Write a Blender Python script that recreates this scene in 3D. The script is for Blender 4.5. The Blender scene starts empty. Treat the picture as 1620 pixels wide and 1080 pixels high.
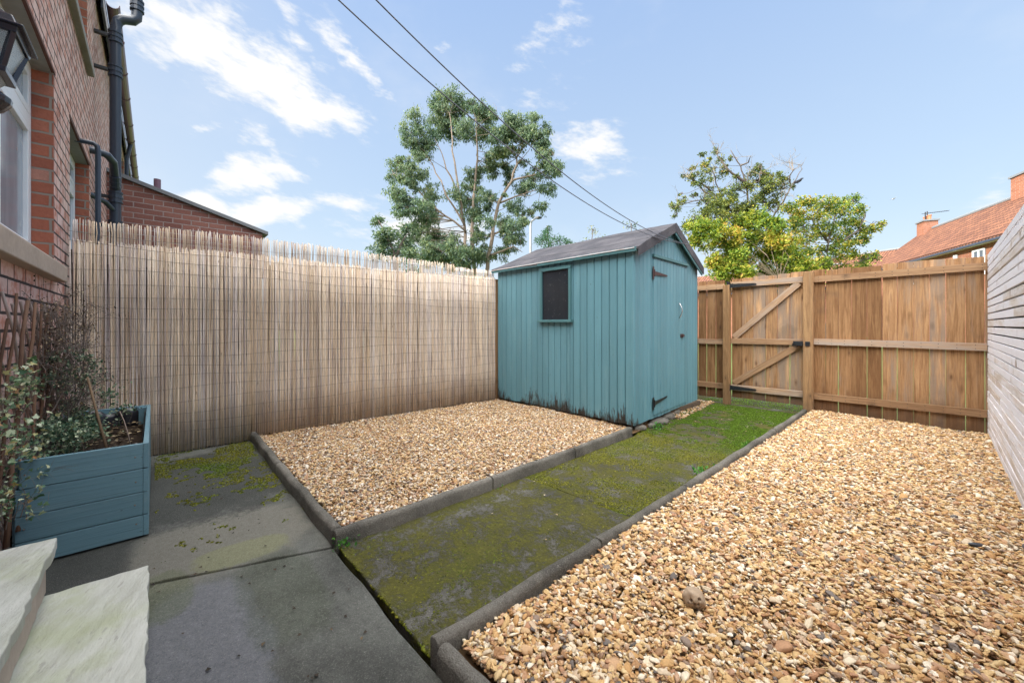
import bpy, bmesh, math, random
import numpy as np
from mathutils import Vector, Matrix
R = math.radians
sc = bpy.context.scene
# ---------------------------------------------------------------- camera, world, sun, exposure
YAW = 48.02
cd = bpy.data.cameras.new("camera"); cam = bpy.data.objects.new("camera", cd); sc.collection.objects.link(cam)
cd.sensor_width = 36.0; cd.lens = 628.0 / 1620 * 36; cd.shift_y = -26.0 / 1620; cd.clip_end = 2000; cd.clip_start = 0.05
cam.location = (0, 0, 1.12); cam.rotation_euler = (R(90), 0, R(YAW)); sc.camera = cam
SUN_EL, SUN_AZ = 24.0, 215.0        # azimuth clockwise from +Y (towards the sun)
sd = Vector((math.sin(R(SUN_AZ)) * math.cos(R(SUN_EL)), math.cos(R(SUN_AZ)) * math.cos(R(SUN_EL)), math.sin(R(SUN_EL))))
sl = bpy.data.lights.new("sun", 'SUN'); sl.energy = 3.2; sl.angle = R(0.5); sl.color = (1.0, 0.93, 0.80)
so = bpy.data.objects.new("sun", sl); sc.collection.objects.link(so); so.rotation_euler = sd.to_track_quat('Z', 'Y').to_euler()
sc.view_settings.view_transform = 'Standard'; sc.view_settings.look = 'None'; sc.view_settings.gamma = 1
sc.view_settings.exposure = 1.4

class NT:
    def __init__(s, nt): s.nt = nt; s.N = nt.nodes; s.L = nt.links
    def put(s, sock, v):
        if hasattr(v, 'is_output'): s.L.new(v, sock)
        elif v is not None:
            try: sock.default_value = v
            except Exception: sock.default_value = (v, v, v) if not hasattr(v, '__len__') else (*v, 1)[:4]
    def node(s, t, ins=(), **kw):
        n = s.N.new(t)
        for k, v in kw.items(): setattr(n, k, v)
        for i, v in (ins.items() if isinstance(ins, dict) else enumerate(ins)): s.put(n.inputs[i], v)
        return n
    def m(s, op, a, b=None, c=None, clamp=False):
        return s.node('ShaderNodeMath', (a, b, c), operation=op, use_clamp=clamp).outputs[0]
    def vm(s, op, a, b=None):
        n = s.node('ShaderNodeVectorMath', (a, b), operation=op)
        return n.outputs[1] if op in ('DOT_PRODUCT', 'LENGTH') else n.outputs[0]
    def mix(s, f, a, b, bt='MIX'):
        n = s.N.new('ShaderNodeMix'); n.data_type = 'RGBA'; n.blend_type = bt
        s.put(n.inputs[0], f); s.put(n.inputs[6], (*a, 1) if isinstance(a, tuple) and len(a) == 3 else a)
        s.put(n.inputs[7], (*b, 1) if isinstance(b, tuple) and len(b) == 3 else b); return n.outputs[2]
    def noise(s, v, scale, det=4, rough=.55, out=0, dist=0):
        return s.node('ShaderNodeTexNoise', {'Vector': v, 'Scale': scale, 'Detail': det, 'Roughness': rough, 'Distortion': dist}).outputs[out]
    def ramp(s, f, stops, interp='LINEAR'):
        n = s.N.new('ShaderNodeValToRGB'); s.put(n.inputs[0], f); cr = n.color_ramp; cr.interpolation = interp
        while len(cr.elements) < len(stops): cr.elements.new(0.5)
        for e, (p, c) in zip(cr.elements, stops):
            e.position = p; e.color = (*c, 1) if hasattr(c, '__len__') else (c, c, c, 1)
        return n.outputs[0]
    def sstep(s, f, a, b):
        return s.node('ShaderNodeMapRange', {'Value': f, 'From Min': a, 'From Max': b}, interpolation_type='SMOOTHSTEP').outputs[0]
    def attr(s, name, out='Fac', typ='GEOMETRY'):
        return s.node('ShaderNodeAttribute', attribute_name=name, attribute_type=typ).outputs[out]
    def xyz(s, v): return s.node('ShaderNodeSeparateXYZ', (v,)).outputs
    def comb(s, x, y, z): return s.node('ShaderNodeCombineXYZ', (x, y, z)).outputs[0]

EUC_CL = [(-21.6,14.18,15.82,0.66),(-21.46,15.11,15.63,0.55),(-22.73,14.05,15.88,0.62),(-23.46,14.21,15.1,0.76),(-21.95,14.56,14.76,0.98),(-22.88,14.73,14.17,0.76),(-18.88,13.3,12.58,0.65),(-19.83,15.11,14.72,0.59),(-21.0,16.95,15.48,0.51),(-20.32,15.78,14.19,0.73),(-21.45,16.18,13.87,0.63),(-21.13,11.34,13.21,0.6),(-22.87,11.76,13.2,0.59),(-21.93,11.34,12.05,0.39),(-22.33,12.84,13.36,0.59),(-22.53,12.82,12.47,0.6),(-20.55,11.33,10.93,0.38),(-17.61,15.94,13.56,0.67),(-18.04,15.87,12.91,0.68),(-19.47,18.48,14.53,0.63),(-18.62,18.44,14.57,0.56),(-16.61,16.68,12.43,0.55),(-18.09,19.22,14.02,0.43),(-16.17,17.03,11.94,0.44),(-18.68,17.39,12.91,0.54),(-16.21,16.91,11.14,0.5),(-15.32,17.07,10.37,0.54),(-17.73,20.12,11.54,0.38),(-16.24,17.42,9.17,0.56),(-16.48,17.19,8.17,0.39),(-19.34,19.06,10.97,0.64),(-19.33,18.35,10.16,0.57),(-17.77,16.24,8.38,0.57),(-20.47,17.67,11.96,0.57),(-19.06,16.45,12.16,0.71),(-20.01,16.31,12.19,0.49),(-18.17,15.24,12.3,0.56),(-20.99,16.95,11.66,0.51),(-20.87,15.44,11.11,0.55),(-25.26,12.37,11.96,0.64),(-25.22,11.94,11.2,0.5),(-22.22,11.36,10.33,0.57),(-21.93,12.09,10.44,0.63),(-22.05,10.67,9.0,0.56),(-21.6,11.04,8.53,0.55),(-21.56,10.55,7.76,0.49),(-22.0,11.62,8.06,0.34),(-22.24,13.33,9.4,0.72),(-20.3,11.55,7.9,0.59),(-22.61,13.41,8.05,0.61),(-21.84,12.04,7.42,0.52),(-20.28,13.59,9.21,0.46),(-21.66,15.4,9.21,0.75),(-19.97,15.06,8.17,0.71),(-19.08,14.96,8.88,0.51),(-19.34,15.76,9.23,0.35),(-21.08,15.29,10.16,0.49),(-18.18,14.26,6.99,0.49),(-20.6,17.61,8.02,0.64),(-16.98,15.37,6.84,0.49),(-18.94,17.97,7.89,0.43),(-19.41,18.08,6.87,0.5),(-17.03,15.27,6.08,0.32),(-21.13,15.78,7.31,0.5),(-19.72,14.58,5.49,0.69),(-19.83,15.85,5.54,0.6),(-19.02,13.0,5.1,0.54),(-19.6,12.61,5.78,0.43),(-20.47,12.52,5.68,0.45),(-22.23,15.66,6.21,0.51),(-20.91,12.15,5.92,0.45),(-23.66,12.77,6.91,0.55),(-23.92,13.61,7.46,0.57),(-23.21,14.49,7.22,0.64),(-20.48,13.59,6.28,0.52),(-20.29,13.87,4.91,0.69),(-21.55,13.59,5.26,0.59),(-23.16,13.45,5.57,0.62),(-21.0,11.46,5.29,0.49),(-19.84,16.96,5.91,0.49),(-19.67,17.47,6.2,0.43)]
EUC_ST = [[(-20.35,14.76,4.06),(-20.32,14.45,5.79),(-20.95,14.76,7.48),(-20.27,13.93,8.94),(-20.79,13.79,11.95),(-21.45,13.95,14.59)],[(-20.19,14.94,4.06),(-20.2,14.8,6.99),(-20.53,15.19,9.87),(-20.09,15.15,12.11),(-19.81,14.8,13.78)],[(-19.72,15.46,4.06),(-19.28,15.71,6.74),(-18.84,15.81,8.65),(-18.22,16.34,10.01),(-18.49,17.39,12.25),(-18.79,18.35,14.12)],[(-20.59,14.5,7.37),(-21.1,13.58,9.18),(-22.35,13.26,11.34),(-22.68,12.24,13.53)],[(-19.56,15.64,5.48),(-18.44,16.69,6.02),(-18.21,17.28,5.73)],[(-20.51,14.59,7.01),(-21.67,13.26,8.3),(-22.57,12.18,9.7),(-22.8,11.04,10.19)],[(-20.78,14.28,9.14),(-21.1,13.58,10.81),(-21.84,13.09,12.91)],[(-18.61,16.69,10.2),(-17.54,17.61,10.48),(-16.95,18.88,11.12)],[(-19.17,16.08,8.78),(-18.42,17.0,9.27),(-17.55,18.3,9.82)],[(-19.4,15.81,6.78),(-18.51,16.76,7.36),(-17.88,16.98,7.51)]]
BUSHL_CL = [(-20.04,8.66,6.48,0.34),(-18.85,8.34,5.55,0.46),(-18.84,8.82,5.44,0.47),(-19.54,9.67,5.57,0.45),(-19.01,9.83,6.1,0.39),(-19.24,9.94,5.37,0.4),(-19.03,8.61,5.15,0.42),(-19.22,8.5,4.7,0.57),(-19.11,9.35,4.78,0.58),(-18.2,9.61,4.6,0.47)]
BUSHL_ST = [[(-18.8,9.0,3.28),(-18.79,8.95,4.69),(-18.78,8.5,5.56),(-19.19,8.29,6.35)],[(-18.84,8.97,4.42),(-18.64,9.53,5.7)]]
CONI_CL = [(-11.74,12.59,5.24,0.2),(-11.69,12.42,4.97,0.28),(-11.66,12.16,4.68,0.36),(-11.14,12.29,4.54,0.31),(-11.03,12.75,4.67,0.28),(-11.21,13.46,4.72,0.2),(-11.77,12.99,4.24,0.49),(-10.94,13.01,4.29,0.28)]
CONI_ST = [[(-11.53,12.6,3.12),(-11.68,12.64,4.43),(-11.77,12.63,5.42)]]
ASH_CL = [(-6.17,16.15,7.81,0.11),(-6.11,16.57,7.62,0.15),(-6.14,15.11,7.0,0.16),(-6.44,16.0,7.04,0.2),(-6.13,14.83,6.33,0.19),(-6.64,15.0,6.67,0.11),(-7.1,15.51,6.98,0.09),(-7.05,15.28,5.93,0.14),(-6.87,14.05,5.47,0.11),(-7.53,15.66,5.52,0.09),(-5.93,16.37,7.05,0.2),(-6.17,15.86,6.13,0.26),(-5.55,14.51,5.37,0.28),(-6.21,15.69,5.49,0.31),(-5.42,15.51,5.87,0.24),(-5.6,16.82,6.38,0.23),(-5.2,16.52,6.32,0.22),(-5.34,17.63,7.09,0.21),(-5.01,17.39,7.16,0.11),(-5.12,17.8,6.83,0.26),(-4.52,16.86,6.33,0.25),(-4.47,17.98,6.7,0.23),(-4.57,18.2,6.43,0.26),(-5.11,17.93,6.15,0.35),(-4.96,16.38,5.57,0.27),(-4.8,18.32,5.99,0.3),(-5.46,17.69,5.59,0.3),(-5.54,16.94,5.58,0.26),(-7.04,16.31,5.42,0.3),(-7.26,16.0,5.11,0.24),(-6.37,15.41,5.02,0.28),(-5.82,16.07,5.36,0.34),(-5.3,15.33,4.9,0.32)]
ASH_ST = [[(-5.08,16.78,2.26),(-5.19,16.98,3.13),(-5.15,16.67,4.77),(-5.33,16.93,6.56),(-5.54,16.93,7.31),(-5.84,16.8,7.98)],[(-5.15,16.7,4.78),(-5.84,16.14,5.78),(-6.39,15.45,6.49),(-6.91,15.11,6.83)],[(-5.23,16.62,6.46),(-5.7,16.18,6.99),(-6.09,16.07,7.7)],[(-4.85,17.03,4.22),(-4.55,17.54,5.37),(-4.12,17.14,5.75),(-3.96,17.26,6.12),(-3.89,17.93,6.7),(-3.88,18.68,7.4)],[(-5.15,16.7,4.78),(-6.09,15.8,5.93),(-6.63,15.25,5.83),(-6.81,13.83,5.36)],[(-5.38,16.45,7.13),(-5.14,16.51,7.19),(-4.96,16.24,7.31)],[(-4.1,17.87,6.29),(-4.12,17.72,6.71),(-3.91,17.61,6.92)],[(-5.23,16.62,6.46),(-4.82,16.73,6.43),(-4.84,16.99,7.12)],[(-4.4,17.53,3.27),(-4.19,17.85,3.67),(-4.02,18.1,3.9)],[(-4.4,17.53,3.27),(-4.69,17.51,3.69),(-4.58,16.59,3.9)],[(-4.4,17.53,3.27),(-4.37,17.4,3.86),(-4.27,17.55,4.2)],[(-5.79,15.99,5.73),(-6.04,15.96,6.52),(-6.04,15.53,6.97)],[(-6.05,15.7,5.9),(-6.53,15.26,6.48),(-6.51,14.59,6.59)]]
ASHY_CL = [(-5.97,13.95,4.48,0.26),(-5.61,13.92,4.31,0.3),(-5.92,14.07,3.97,0.26),(-5.72,15.09,4.62,0.32),(-5.53,15.0,4.1,0.32),(-5.07,14.67,4.23,0.28),(-5.07,15.5,4.78,0.26),(-4.77,15.47,4.72,0.26),(-4.37,15.35,4.62,0.3),(-3.97,15.32,4.44,0.27),(-5.03,15.09,3.88,0.28),(-4.77,15.31,4.07,0.23),(-4.71,16.2,4.3,0.27),(-5.43,15.42,3.55,0.32),(-5.45,14.65,3.21,0.31),(-5.04,14.57,3.0,0.25),(-4.97,15.79,3.37,0.27),(-4.47,14.47,2.88,0.19),(-4.72,14.42,3.54,0.2),(-5.6,14.4,3.35,0.21),(-4.31,15.93,3.98,0.28),(-3.91,15.39,3.95,0.3),(-3.87,16.46,3.99,0.29),(-4.33,16.49,3.64,0.32),(-3.87,15.92,3.46,0.3),(-3.62,16.32,3.58,0.25),(-3.64,15.86,3.13,0.25),(-3.4,16.27,3.19,0.25),(-3.36,17.74,3.34,0.24),(-2.92,16.98,3.21,0.18),(-4.64,16.29,3.66,0.27),(-4.55,16.29,3.22,0.21),(-5.34,14.75,2.79,0.36),(-4.66,14.8,2.63,0.35),(-4.47,16.52,2.8,0.38),(-3.75,16.31,2.77,0.36),(-3.21,16.74,2.81,0.36)]
ASHY_ST = []
MAPLE_CL = [(-4.53,19.04,5.89,0.3),(-4.81,20.92,5.93,0.33),(-4.26,19.9,6.13,0.28),(-4.07,19.45,5.63,0.3),(-3.93,20.23,6.12,0.28),(-3.66,19.36,5.47,0.29),(-3.75,20.9,6.34,0.25),(-3.54,20.55,5.85,0.31),(-3.23,20.4,6.11,0.24),(-3.44,21.77,5.94,0.32),(-3.16,22.23,6.48,0.26),(-2.76,20.0,5.58,0.26),(-2.79,21.67,6.28,0.22),(-2.5,21.15,5.86,0.21),(-2.81,22.97,5.77,0.29),(-3.14,22.1,5.49,0.35),(-3.37,20.09,5.19,0.33),(-3.82,19.66,5.02,0.33),(-4.07,19.01,5.08,0.29),(-4.81,20.93,5.28,0.33),(-3.99,19.56,4.5,0.33),(-3.74,20.86,4.83,0.31),(-3.27,20.96,4.76,0.34),(-2.96,21.85,5.04,0.31),(-2.61,22.11,5.2,0.28),(-2.45,22.75,5.21,0.22),(-2.05,21.13,5.0,0.18),(-2.07,23.23,5.45,0.13),(-3.19,20.47,4.26,0.3),(-3.71,20.66,4.24,0.28),(-2.88,20.93,4.34,0.3),(-3.03,20.64,3.9,0.3),(-2.79,21.66,4.05,0.25),(-2.65,21.61,4.58,0.25),(-2.41,21.54,4.71,0.15),(-2.47,22.73,4.71,0.1),(-2.48,22.21,3.95,0.22),(-2.03,20.89,3.8,0.2),(-3.97,19.45,4.0,0.27),(-3.05,21.13,3.41,0.37),(-2.68,23.06,3.68,0.33)]
MAPLE_ST = [[(-3.48,20.8,2.37),(-3.49,20.83,3.3),(-3.38,20.19,4.43),(-3.36,21.56,5.88),(-2.76,21.39,6.15)],[(-3.48,20.8,4.53),(-4.13,20.24,5.79)],[(-3.48,20.8,4.22),(-2.66,21.7,5.02),(-2.01,23.05,5.44)],[(-2.66,21.71,5.02),(-2.45,21.87,5.62),(-2.59,22.32,6.11)]]
CLOUDS = [(-1.52,0.525,12.073,-5.835,-5.404,-24.296,1),(-1.417,0.494,9.001,-4.351,-4.527,-18.624,1),(-1.322,0.457,10.344,-3.754,-3.85,-27.144,0.95),(-1.566,0.535,18.82,-10.28,-13.257,-42.048,0.8),(-1.217,0.555,9.833,-11.068,-31.352,-43.875,0.7),(-1.161,0.52,21.912,-14.293,-20.397,-62.824,0.65),(-1.411,0.303,16.187,1.314,8.358,-31.123,0.95),(-1.388,0.226,16.024,0.0,3.745,-29.605,1),(-1.491,0.223,20.149,-2.882,-2.111,-40.778,1),(-1.244,0.27,12.058,-1.027,0.514,-45.539,0.6),(-1.411,0.381,34.028,-11.095,-7.021,-45.015,0.7),(-1.506,0.369,67.095,0.0,23.988,-91.521,0.6),(-0.649,0.411,13.609,-1.379,-3.939,-24.807,0.85),(-0.767,0.609,9.214,9.072,14.427,-35.124,0.42),(-0.79,0.525,10.57,0.0,-0.843,-20.424,0.3),(-1.012,0.603,46.065,0.0,7.152,-93.299,0.4),(-1.042,0.228,7.117,0.0,0.669,-22.314,0.8),(0.058,0.21,26.564,9.085,19.081,-30.595,0.35),(0.036,0.347,13.916,0.0,-7.189,-18.095,0.12),(-1.566,0.467,22.735,-8.509,-8.836,-59.423,0.4),(-0.696,0.631,6.637,-20.46,-19.48,-15.592,0.4),(-1.322,0.579,9.865,-13.955,-36.392,-31.087,0.5)]

w = bpy.data.worlds.new("World"); sc.world = w; w.use_nodes = True
g = NT(w.node_tree); bg = g.N['Background']; bg.inputs[1].default_value = 0.1
sky = g.N.new('ShaderNodeTexSky'); sky.sky_type = 'NISHITA'; sky.sun_disc = False
sky.sun_elevation = R(SUN_EL); sky.sun_rotation = R(SUN_AZ); sky.air_density = 1.0; sky.dust_density = 1.5
V = g.node('ShaderNodeTexCoord').outputs['Generated']
x, y, z = g.xyz(V)
az = g.m('ARCTAN2', x, y); el = g.m('ARCSINE', z)
nv = g.comb(g.m('MULTIPLY', az, 1.0), g.m('MULTIPLY', el, 1.5), 0.0)
warp = g.noise(nv, 5.0, 5, .6, out=1)
wx, wy, _ = g.xyz(warp)
az2 = g.m('ADD', az, g.m('MULTIPLY', g.m('SUBTRACT', wx, .5), .16)); el2 = g.m('ADD', el, g.m('MULTIPLY', g.m('SUBTRACT', wy, .5), .12))
tot = None
for (a0, e0, m00, m01, m10, m11, wt) in CLOUDS:
    da = g.m('SUBTRACT', az2, a0); de = g.m('SUBTRACT', el2, e0)
    u = g.m('ADD', g.m('MULTIPLY', da, m00), g.m('MULTIPLY', de, m01))
    v = g.m('ADD', g.m('MULTIPLY', da, m10), g.m('MULTIPLY', de, m11))
    r2 = g.m('ADD', g.m('MULTIPLY', u, u), g.m('MULTIPLY', v, v))
    b = g.m('MULTIPLY', g.m('EXPONENT', g.m('MULTIPLY', r2, -0.5)), wt)
    tot = b if tot is None else g.m('MAXIMUM', tot, b)
wisp = g.noise(g.comb(g.m('ADD', az, g.m('MULTIPLY', el, .9)), g.m('MULTIPLY', el, 2.2), 0.3), 16.0, 9, .62)
fl = g.m('ADD', tot, g.m('MULTIPLY', g.m('SUBTRACT', wisp, .5), 1.7))
cm = g.m('MULTIPLY', g.sstep(fl, .22, .95), g.sstep(tot, .03, .35))
thin = g.m('MULTIPLY', g.sstep(g.noise(nv, 2.2, 5, .6), .5, .85), .25)
cm = g.m('MAXIMUM', cm, thin)
# milky haze towards the horizon, tints the clear blue
hz = g.ramp(g.m('MULTIPLY', el, 1.0), [(0.0, (3.1, 3.4, 3.6)), (0.22, (2.35, 2.95, 3.65)), (0.7, (1.65, 2.35, 3.65))])
skyc = g.mix(.82, sky.outputs[0], hz)
lft = g.sstep(g.m('MULTIPLY', az, -1.0), 1.15, 1.75)
skyc = g.mix(g.m('MULTIPLY', lft, .35), skyc, (2.5, 2.7, 3.0))
col = g.mix(cm, skyc, (4.1, 4.05, 3.95))
# bright lobe added overhead and behind, out of view, to light the shaded yard
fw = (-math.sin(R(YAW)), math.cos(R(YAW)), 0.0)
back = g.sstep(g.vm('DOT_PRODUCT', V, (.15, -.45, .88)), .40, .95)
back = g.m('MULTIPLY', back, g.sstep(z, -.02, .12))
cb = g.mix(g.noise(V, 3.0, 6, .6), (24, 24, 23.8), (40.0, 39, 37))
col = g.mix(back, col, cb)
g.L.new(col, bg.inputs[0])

# ---------------------------------------------------------------- materials
def new_mat(name, rough=.8, spec=.3):
    m = bpy.data.materials.new(name); m.use_nodes = True; t = NT(m.node_tree); b = t.N['Principled BSDF']
    b.inputs['Roughness'].default_value = rough; b.inputs['Specular IOR Level'].default_value = spec
    return m, t, b
def setc(t, b, c): t.put(b.inputs['Base Color'], (*c, 1) if isinstance(c, tuple) else c)
def bump(t, b, h, s=.5, d=.01):
    t.L.new(t.node('ShaderNodeBump', {'Strength': s, 'Distance': d, 'Height': h}).outputs[0], b.inputs['Normal'])
def plain(name, c, rough=.6, spec=.3, var=.25, sc_=30, metal=0, bs=.15):
    m, t, b = new_mat(name, rough, spec); P = t.node('ShaderNodeTexCoord').outputs['Object']
    n = t.noise(P, sc_, 5); n2 = t.noise(P, sc_ * .13, 3)
    f = t.m('MULTIPLY', t.m('ADD', n, n2), .5)
    k = t.m('ADD', 1 - var, t.m('MULTIPLY', f, 2 * var))
    setc(t, b, t.mix(1.0, c, t.comb(k, k, k), 'MULTIPLY')); b.inputs['Metallic'].default_value = metal
    bump(t, b, n, bs, .004); return m

def wood(name, c1, c2, dark=(.05, .035, .025), knots=True, rough=.8, grime=0.0, grey=None, greyamt=.0, grain=.6, huev=.5):
    m, t, b = new_mat(name, rough, .2); gc = t.attr('gc', 'Vector'); rn = t.attr('rnd')
    a = t.noise(t.vm('MULTIPLY', gc, (2.0, 34, 34)), 1.0, 5, .6, dist=1.2)
    f = t.noise(t.vm('MULTIPLY', gc, (14.0, 300, 300)), 1.0, 3, .6)
    c = t.mix(t.sstep(a, .3, .7), c1, c2)
    c = t.mix(t.m('MULTIPLY', t.sstep(f, .45, .75), grain * .5), c, dark)
    k = t.m('ADD', 1 - huev * .5, t.m('MULTIPLY', rn, huev))
    c = t.mix(1.0, c, t.comb(k, t.m('POWER', k, 1.12), t.m('POWER', k, 1.25)), 'MULTIPLY')
    if grey:
        gm = t.sstep(t.m('ADD', t.noise(t.vm('MULTIPLY', gc, (1.6, 14, 14)), 1.0, 6, .65), t.m('MULTIPLY', rn, .35)), .75 - greyamt * .5, 1.05 - greyamt * .5)
        c = t.mix(gm, c, grey); c = t.mix(t.m('MULTIPLY', t.sstep(t.noise(t.vm('MULTIPLY', gc, (5, 30, 30)), 1.0, 6, .7), .56, .78), .35), c, dark)
    if knots:
        v = t.node('ShaderNodeTexVoronoi', {'Vector': t.vm('MULTIPLY', gc, (3.6, 9.0, .01)), 'Scale': 1.0, 'Randomness': 1.0})
        kn = t.m('ADD', t.m('MULTIPLY', t.sstep(v.outputs[0], .24, .10), .45), t.m('MULTIPLY', t.sstep(v.outputs[0], .11, .06), .55))
        c = t.mix(t.m('MULTIPLY', kn, .72), c, dark)
    if grime:
        P = t.node('ShaderNodeNewGeometry').outputs['Position']
        gn = t.m('ADD', t.m('MULTIPLY', t.xyz(P)[2], 1.6), t.m('MULTIPLY', t.noise(P, 5, 4), .9))
        c = t.mix(t.m('MULTIPLY', t.sstep(gn, 1.15, .45), grime), c, dark)
        st = t.sstep(t.noise(P, 2.2, 5, .6), .56, .7); c = t.mix(t.m('MULTIPLY', st, grime * .45), c, (.10, .07, .05))
    setc(t, b, c); bump(t, b, t.m('ADD', a, t.m('MULTIPLY', f, .5)), .35, .004); return m

def painted(name, c, worn=True, flake_z=.38, dark=(.03, .035, .03)):
    m, t, b = new_mat(name, .5, .35); gc = t.attr('gc', 'Vector'); rn = t.attr('rnd')
    P = t.node('ShaderNodeNewGeometry').outputs['Position']
    a = t.noise(t.vm('MULTIPLY', gc, (4.0, 60, 60)), 1.0, 5, .6, dist=.6); a2 = t.noise(t.vm('MULTIPLY', gc, (2.0, 110, 110)), 1.0, 4, .7)
    k = t.m('ADD', .84, t.m('MULTIPLY', t.m('ADD', rn, t.noise(P, 2.5, 4)), .16))
    cc = t.mix(1.0, c, t.comb(k, k, k), 'MULTIPLY')
    cc = t.mix(t.m('MULTIPLY', t.sstep(t.noise(P, 9, 6, .7), .55, .75), .22), cc, (c[0] * .6 + .03, c[1] * .6 + .04, c[2] * .55 + .02))
    cc = t.mix(t.m('MULTIPLY', t.sstep(a2, .52, .72), .42), cc, (c[0] * .45, c[1] * .45, c[2] * .45)); cc = t.mix(t.m('MULTIPLY', t.sstep(t.noise(t.vm('MULTIPLY', gc, (1.5, 9, 9)), 1.0, 5, .65), .5, .75), .25), cc, (c[0] * 1.5 + .05, c[1] * 1.3 + .04, c[2] * 1.2 + .03))
    sp = t.sstep(t.noise(t.vm('MULTIPLY', gc, (18.0, 60, 60)), 1.0, 2), .73, .76)
    cc = t.mix(t.m('MULTIPLY', sp, .6), cc, dark)
    if worn:
        zz = t.xyz(P)[2]
        xx = t.xyz(P)[0]
        lim = t.m('MULTIPLY', t.m('MULTIPLY', flake_z, t.sstep(t.xyz(P)[1], 3.9, 3.75)), t.sstep(t.noise(t.comb(xx, t.xyz(P)[1], 0.0), 1.3, 2), .36, .56))
        pn = t.m('ADD', t.noise(t.vm('MULTIPLY', gc, (9.0, 130, 130)), 1.0, 5, .7), t.m('MULTIPLY', t.noise(t.vm('MULTIPLY', gc, (4.0, 18, 18)), 1.0, 3), .7))
        hgt = t.m('DIVIDE', t.m('SUBTRACT', zz, .03), t.m('ADD', lim, .035))
        fl = t.sstep(t.m('SUBTRACT', pn, t.m('MULTIPLY', hgt, .55)), .66, .71)
        cc = t.mix(fl, cc, t.mix(t.noise(P, 60, 3), (.010, .010, .010), (.05, .042, .035)))
    setc(t, b, cc); bump(t, b, t.m('ADD', a, a2), .4, .004); return m

def brick(name, ca, cb, cm, row=.084, bw=.235, mort=.011, tint=None, pale=.0, bstr=.8, reveal=False):
    m, t, b = new_mat(name, .85, .2); P = t.node('ShaderNodeNewGeometry').outputs['Position']; x, y, z = t.xyz(P)
    wv = t.noise(P, 7, 3, out=1)
    xx = t.m('ADD', t.m('ADD', x, y), t.m('MULTIPLY', t.m('SUBTRACT', t.xyz(wv)[0], .5), .012))
    zz = t.m('ADD', z, t.m('MULTIPLY', t.m('SUBTRACT', t.xyz(wv)[1], .5), .012))
    def bn(c1, c2, bias=0.0):
        n = t.node('ShaderNodeTexBrick', {'Vector': t.comb(xx, zz, 0.0), 'Color1': c1, 'Color2': c2, 'Mortar': (0, 0, 0, 1), 'Scale': 1.0, 'Mortar Size': mort * .5, 'Mortar Smooth': .25, 'Bias': bias, 'Brick Width': bw, 'Row Height': row})
        return n
    n = bn((0, 0, 0, 1), (1, 1, 1, 1)); rnd = t.xyz(n.outputs[0])[0]; mo = n.outputs[1]
    c = t.ramp(rnd, [(0, ca), (.35, tuple((p + q) / 2 for p, q in zip(ca, cb))), (.7, cb), (1.0, tint or ca)])
    nz = t.noise(P, 45, 5, .65); nl = t.noise(P, 2.0, 4)
    k = t.m('ADD', .62, t.m('MULTIPLY', t.m('ADD', nz, t.m('MULTIPLY', nl, .5)), .55))
    c = t.mix(1.0, c, t.comb(k, k, k), 'MULTIPLY')
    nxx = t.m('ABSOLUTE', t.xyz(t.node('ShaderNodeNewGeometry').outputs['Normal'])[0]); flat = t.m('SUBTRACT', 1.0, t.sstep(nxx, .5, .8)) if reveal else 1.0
    c = t.mix(t.m('MULTIPLY', t.m('MULTIPLY', t.sstep(t.noise(P, 11, 5, .7), .34, .60), pale), flat), c, (.72, .57, .53))  # grazing glare put into the wall-face colour as a pale tint, reveals left out
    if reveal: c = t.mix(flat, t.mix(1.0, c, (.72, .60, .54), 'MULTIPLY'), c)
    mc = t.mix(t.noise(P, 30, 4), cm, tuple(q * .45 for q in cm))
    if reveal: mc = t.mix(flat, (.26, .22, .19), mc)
    c = t.mix(mo, c, mc); setc(t, b, c)
    bump(t, b, t.m('ADD', t.m('MULTIPLY', t.m('SUBTRACT', 1.0, mo), 1.0), t.m('MULTIPLY', nz, .35)), bstr, .012); return m

M = {}
M['fence'] = wood('fence_timber', (.44, .26, .13), (.25, .13, .06), dark=(.09, .045, .025), grime=.75, grey=(.27, .20, .15), greyamt=.22, huev=.95)
M['rail'] = wood('rail_timber', (.42, .27, .155), (.29, .17, .095), dark=(.09, .06, .04), grey=(.36, .29, .24), greyamt=.22)
M['post'] = wood('post_timber', (.42, .26, .13), (.28, .16, .08), dark=(.06, .04, .03), grime=.3, grey=(.22, .17, .12), greyamt=.2)
M['darkwood'] = wood('old_fence_timber', (.10, .07, .05), (.06, .045, .035))
M['slat'] = wood('slat_timber', (.74, .67, .62), (.60, .52, .46), dark=(.28, .18, .12), knots=True, grime=.12, grey=(.76, .74, .78), greyamt=.65, huev=.3)
M['teal'] = painted('shed_paint', (.105, .236, .288))
M['tealtrim'] = painted('shed_trim_paint', (.065, .165, .185), worn=False)
M['planter'] = painted('planter_paint', (.115, .215, .262), worn=False)
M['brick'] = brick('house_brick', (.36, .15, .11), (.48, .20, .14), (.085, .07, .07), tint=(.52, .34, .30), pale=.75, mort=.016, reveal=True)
M['brick_ext'] = brick('extension_brick', (.17, .075, .065), (.25, .115, .095), (.42, .34, .33), row=.080, bw=.225, mort=.016)
M['brick_far'] = brick('far_brick', (.22, .085, .05), (.30, .12, .075), (.4, .33, .28), row=.075, bw=.225)
M['white'] = plain('window_plastic', (.72, .76, .80), .35, .4, .06)
M['stone'] = plain('sill_concrete', (.40, .33, .27), .85, .2, .35, 40, bs=.4)
M['lintel'] = plain('lintel_concrete', (.26, .25, .24), .85, .2, .4, 25, bs=.4)
M['tile_edge'] = plain('lintel_tile', (.13, .065, .055), .8, .2, .3, 30)
M['black'] = plain('black_plastic', (.03, .042, .065), .3, .5, .2, 12, bs=.05)
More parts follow.
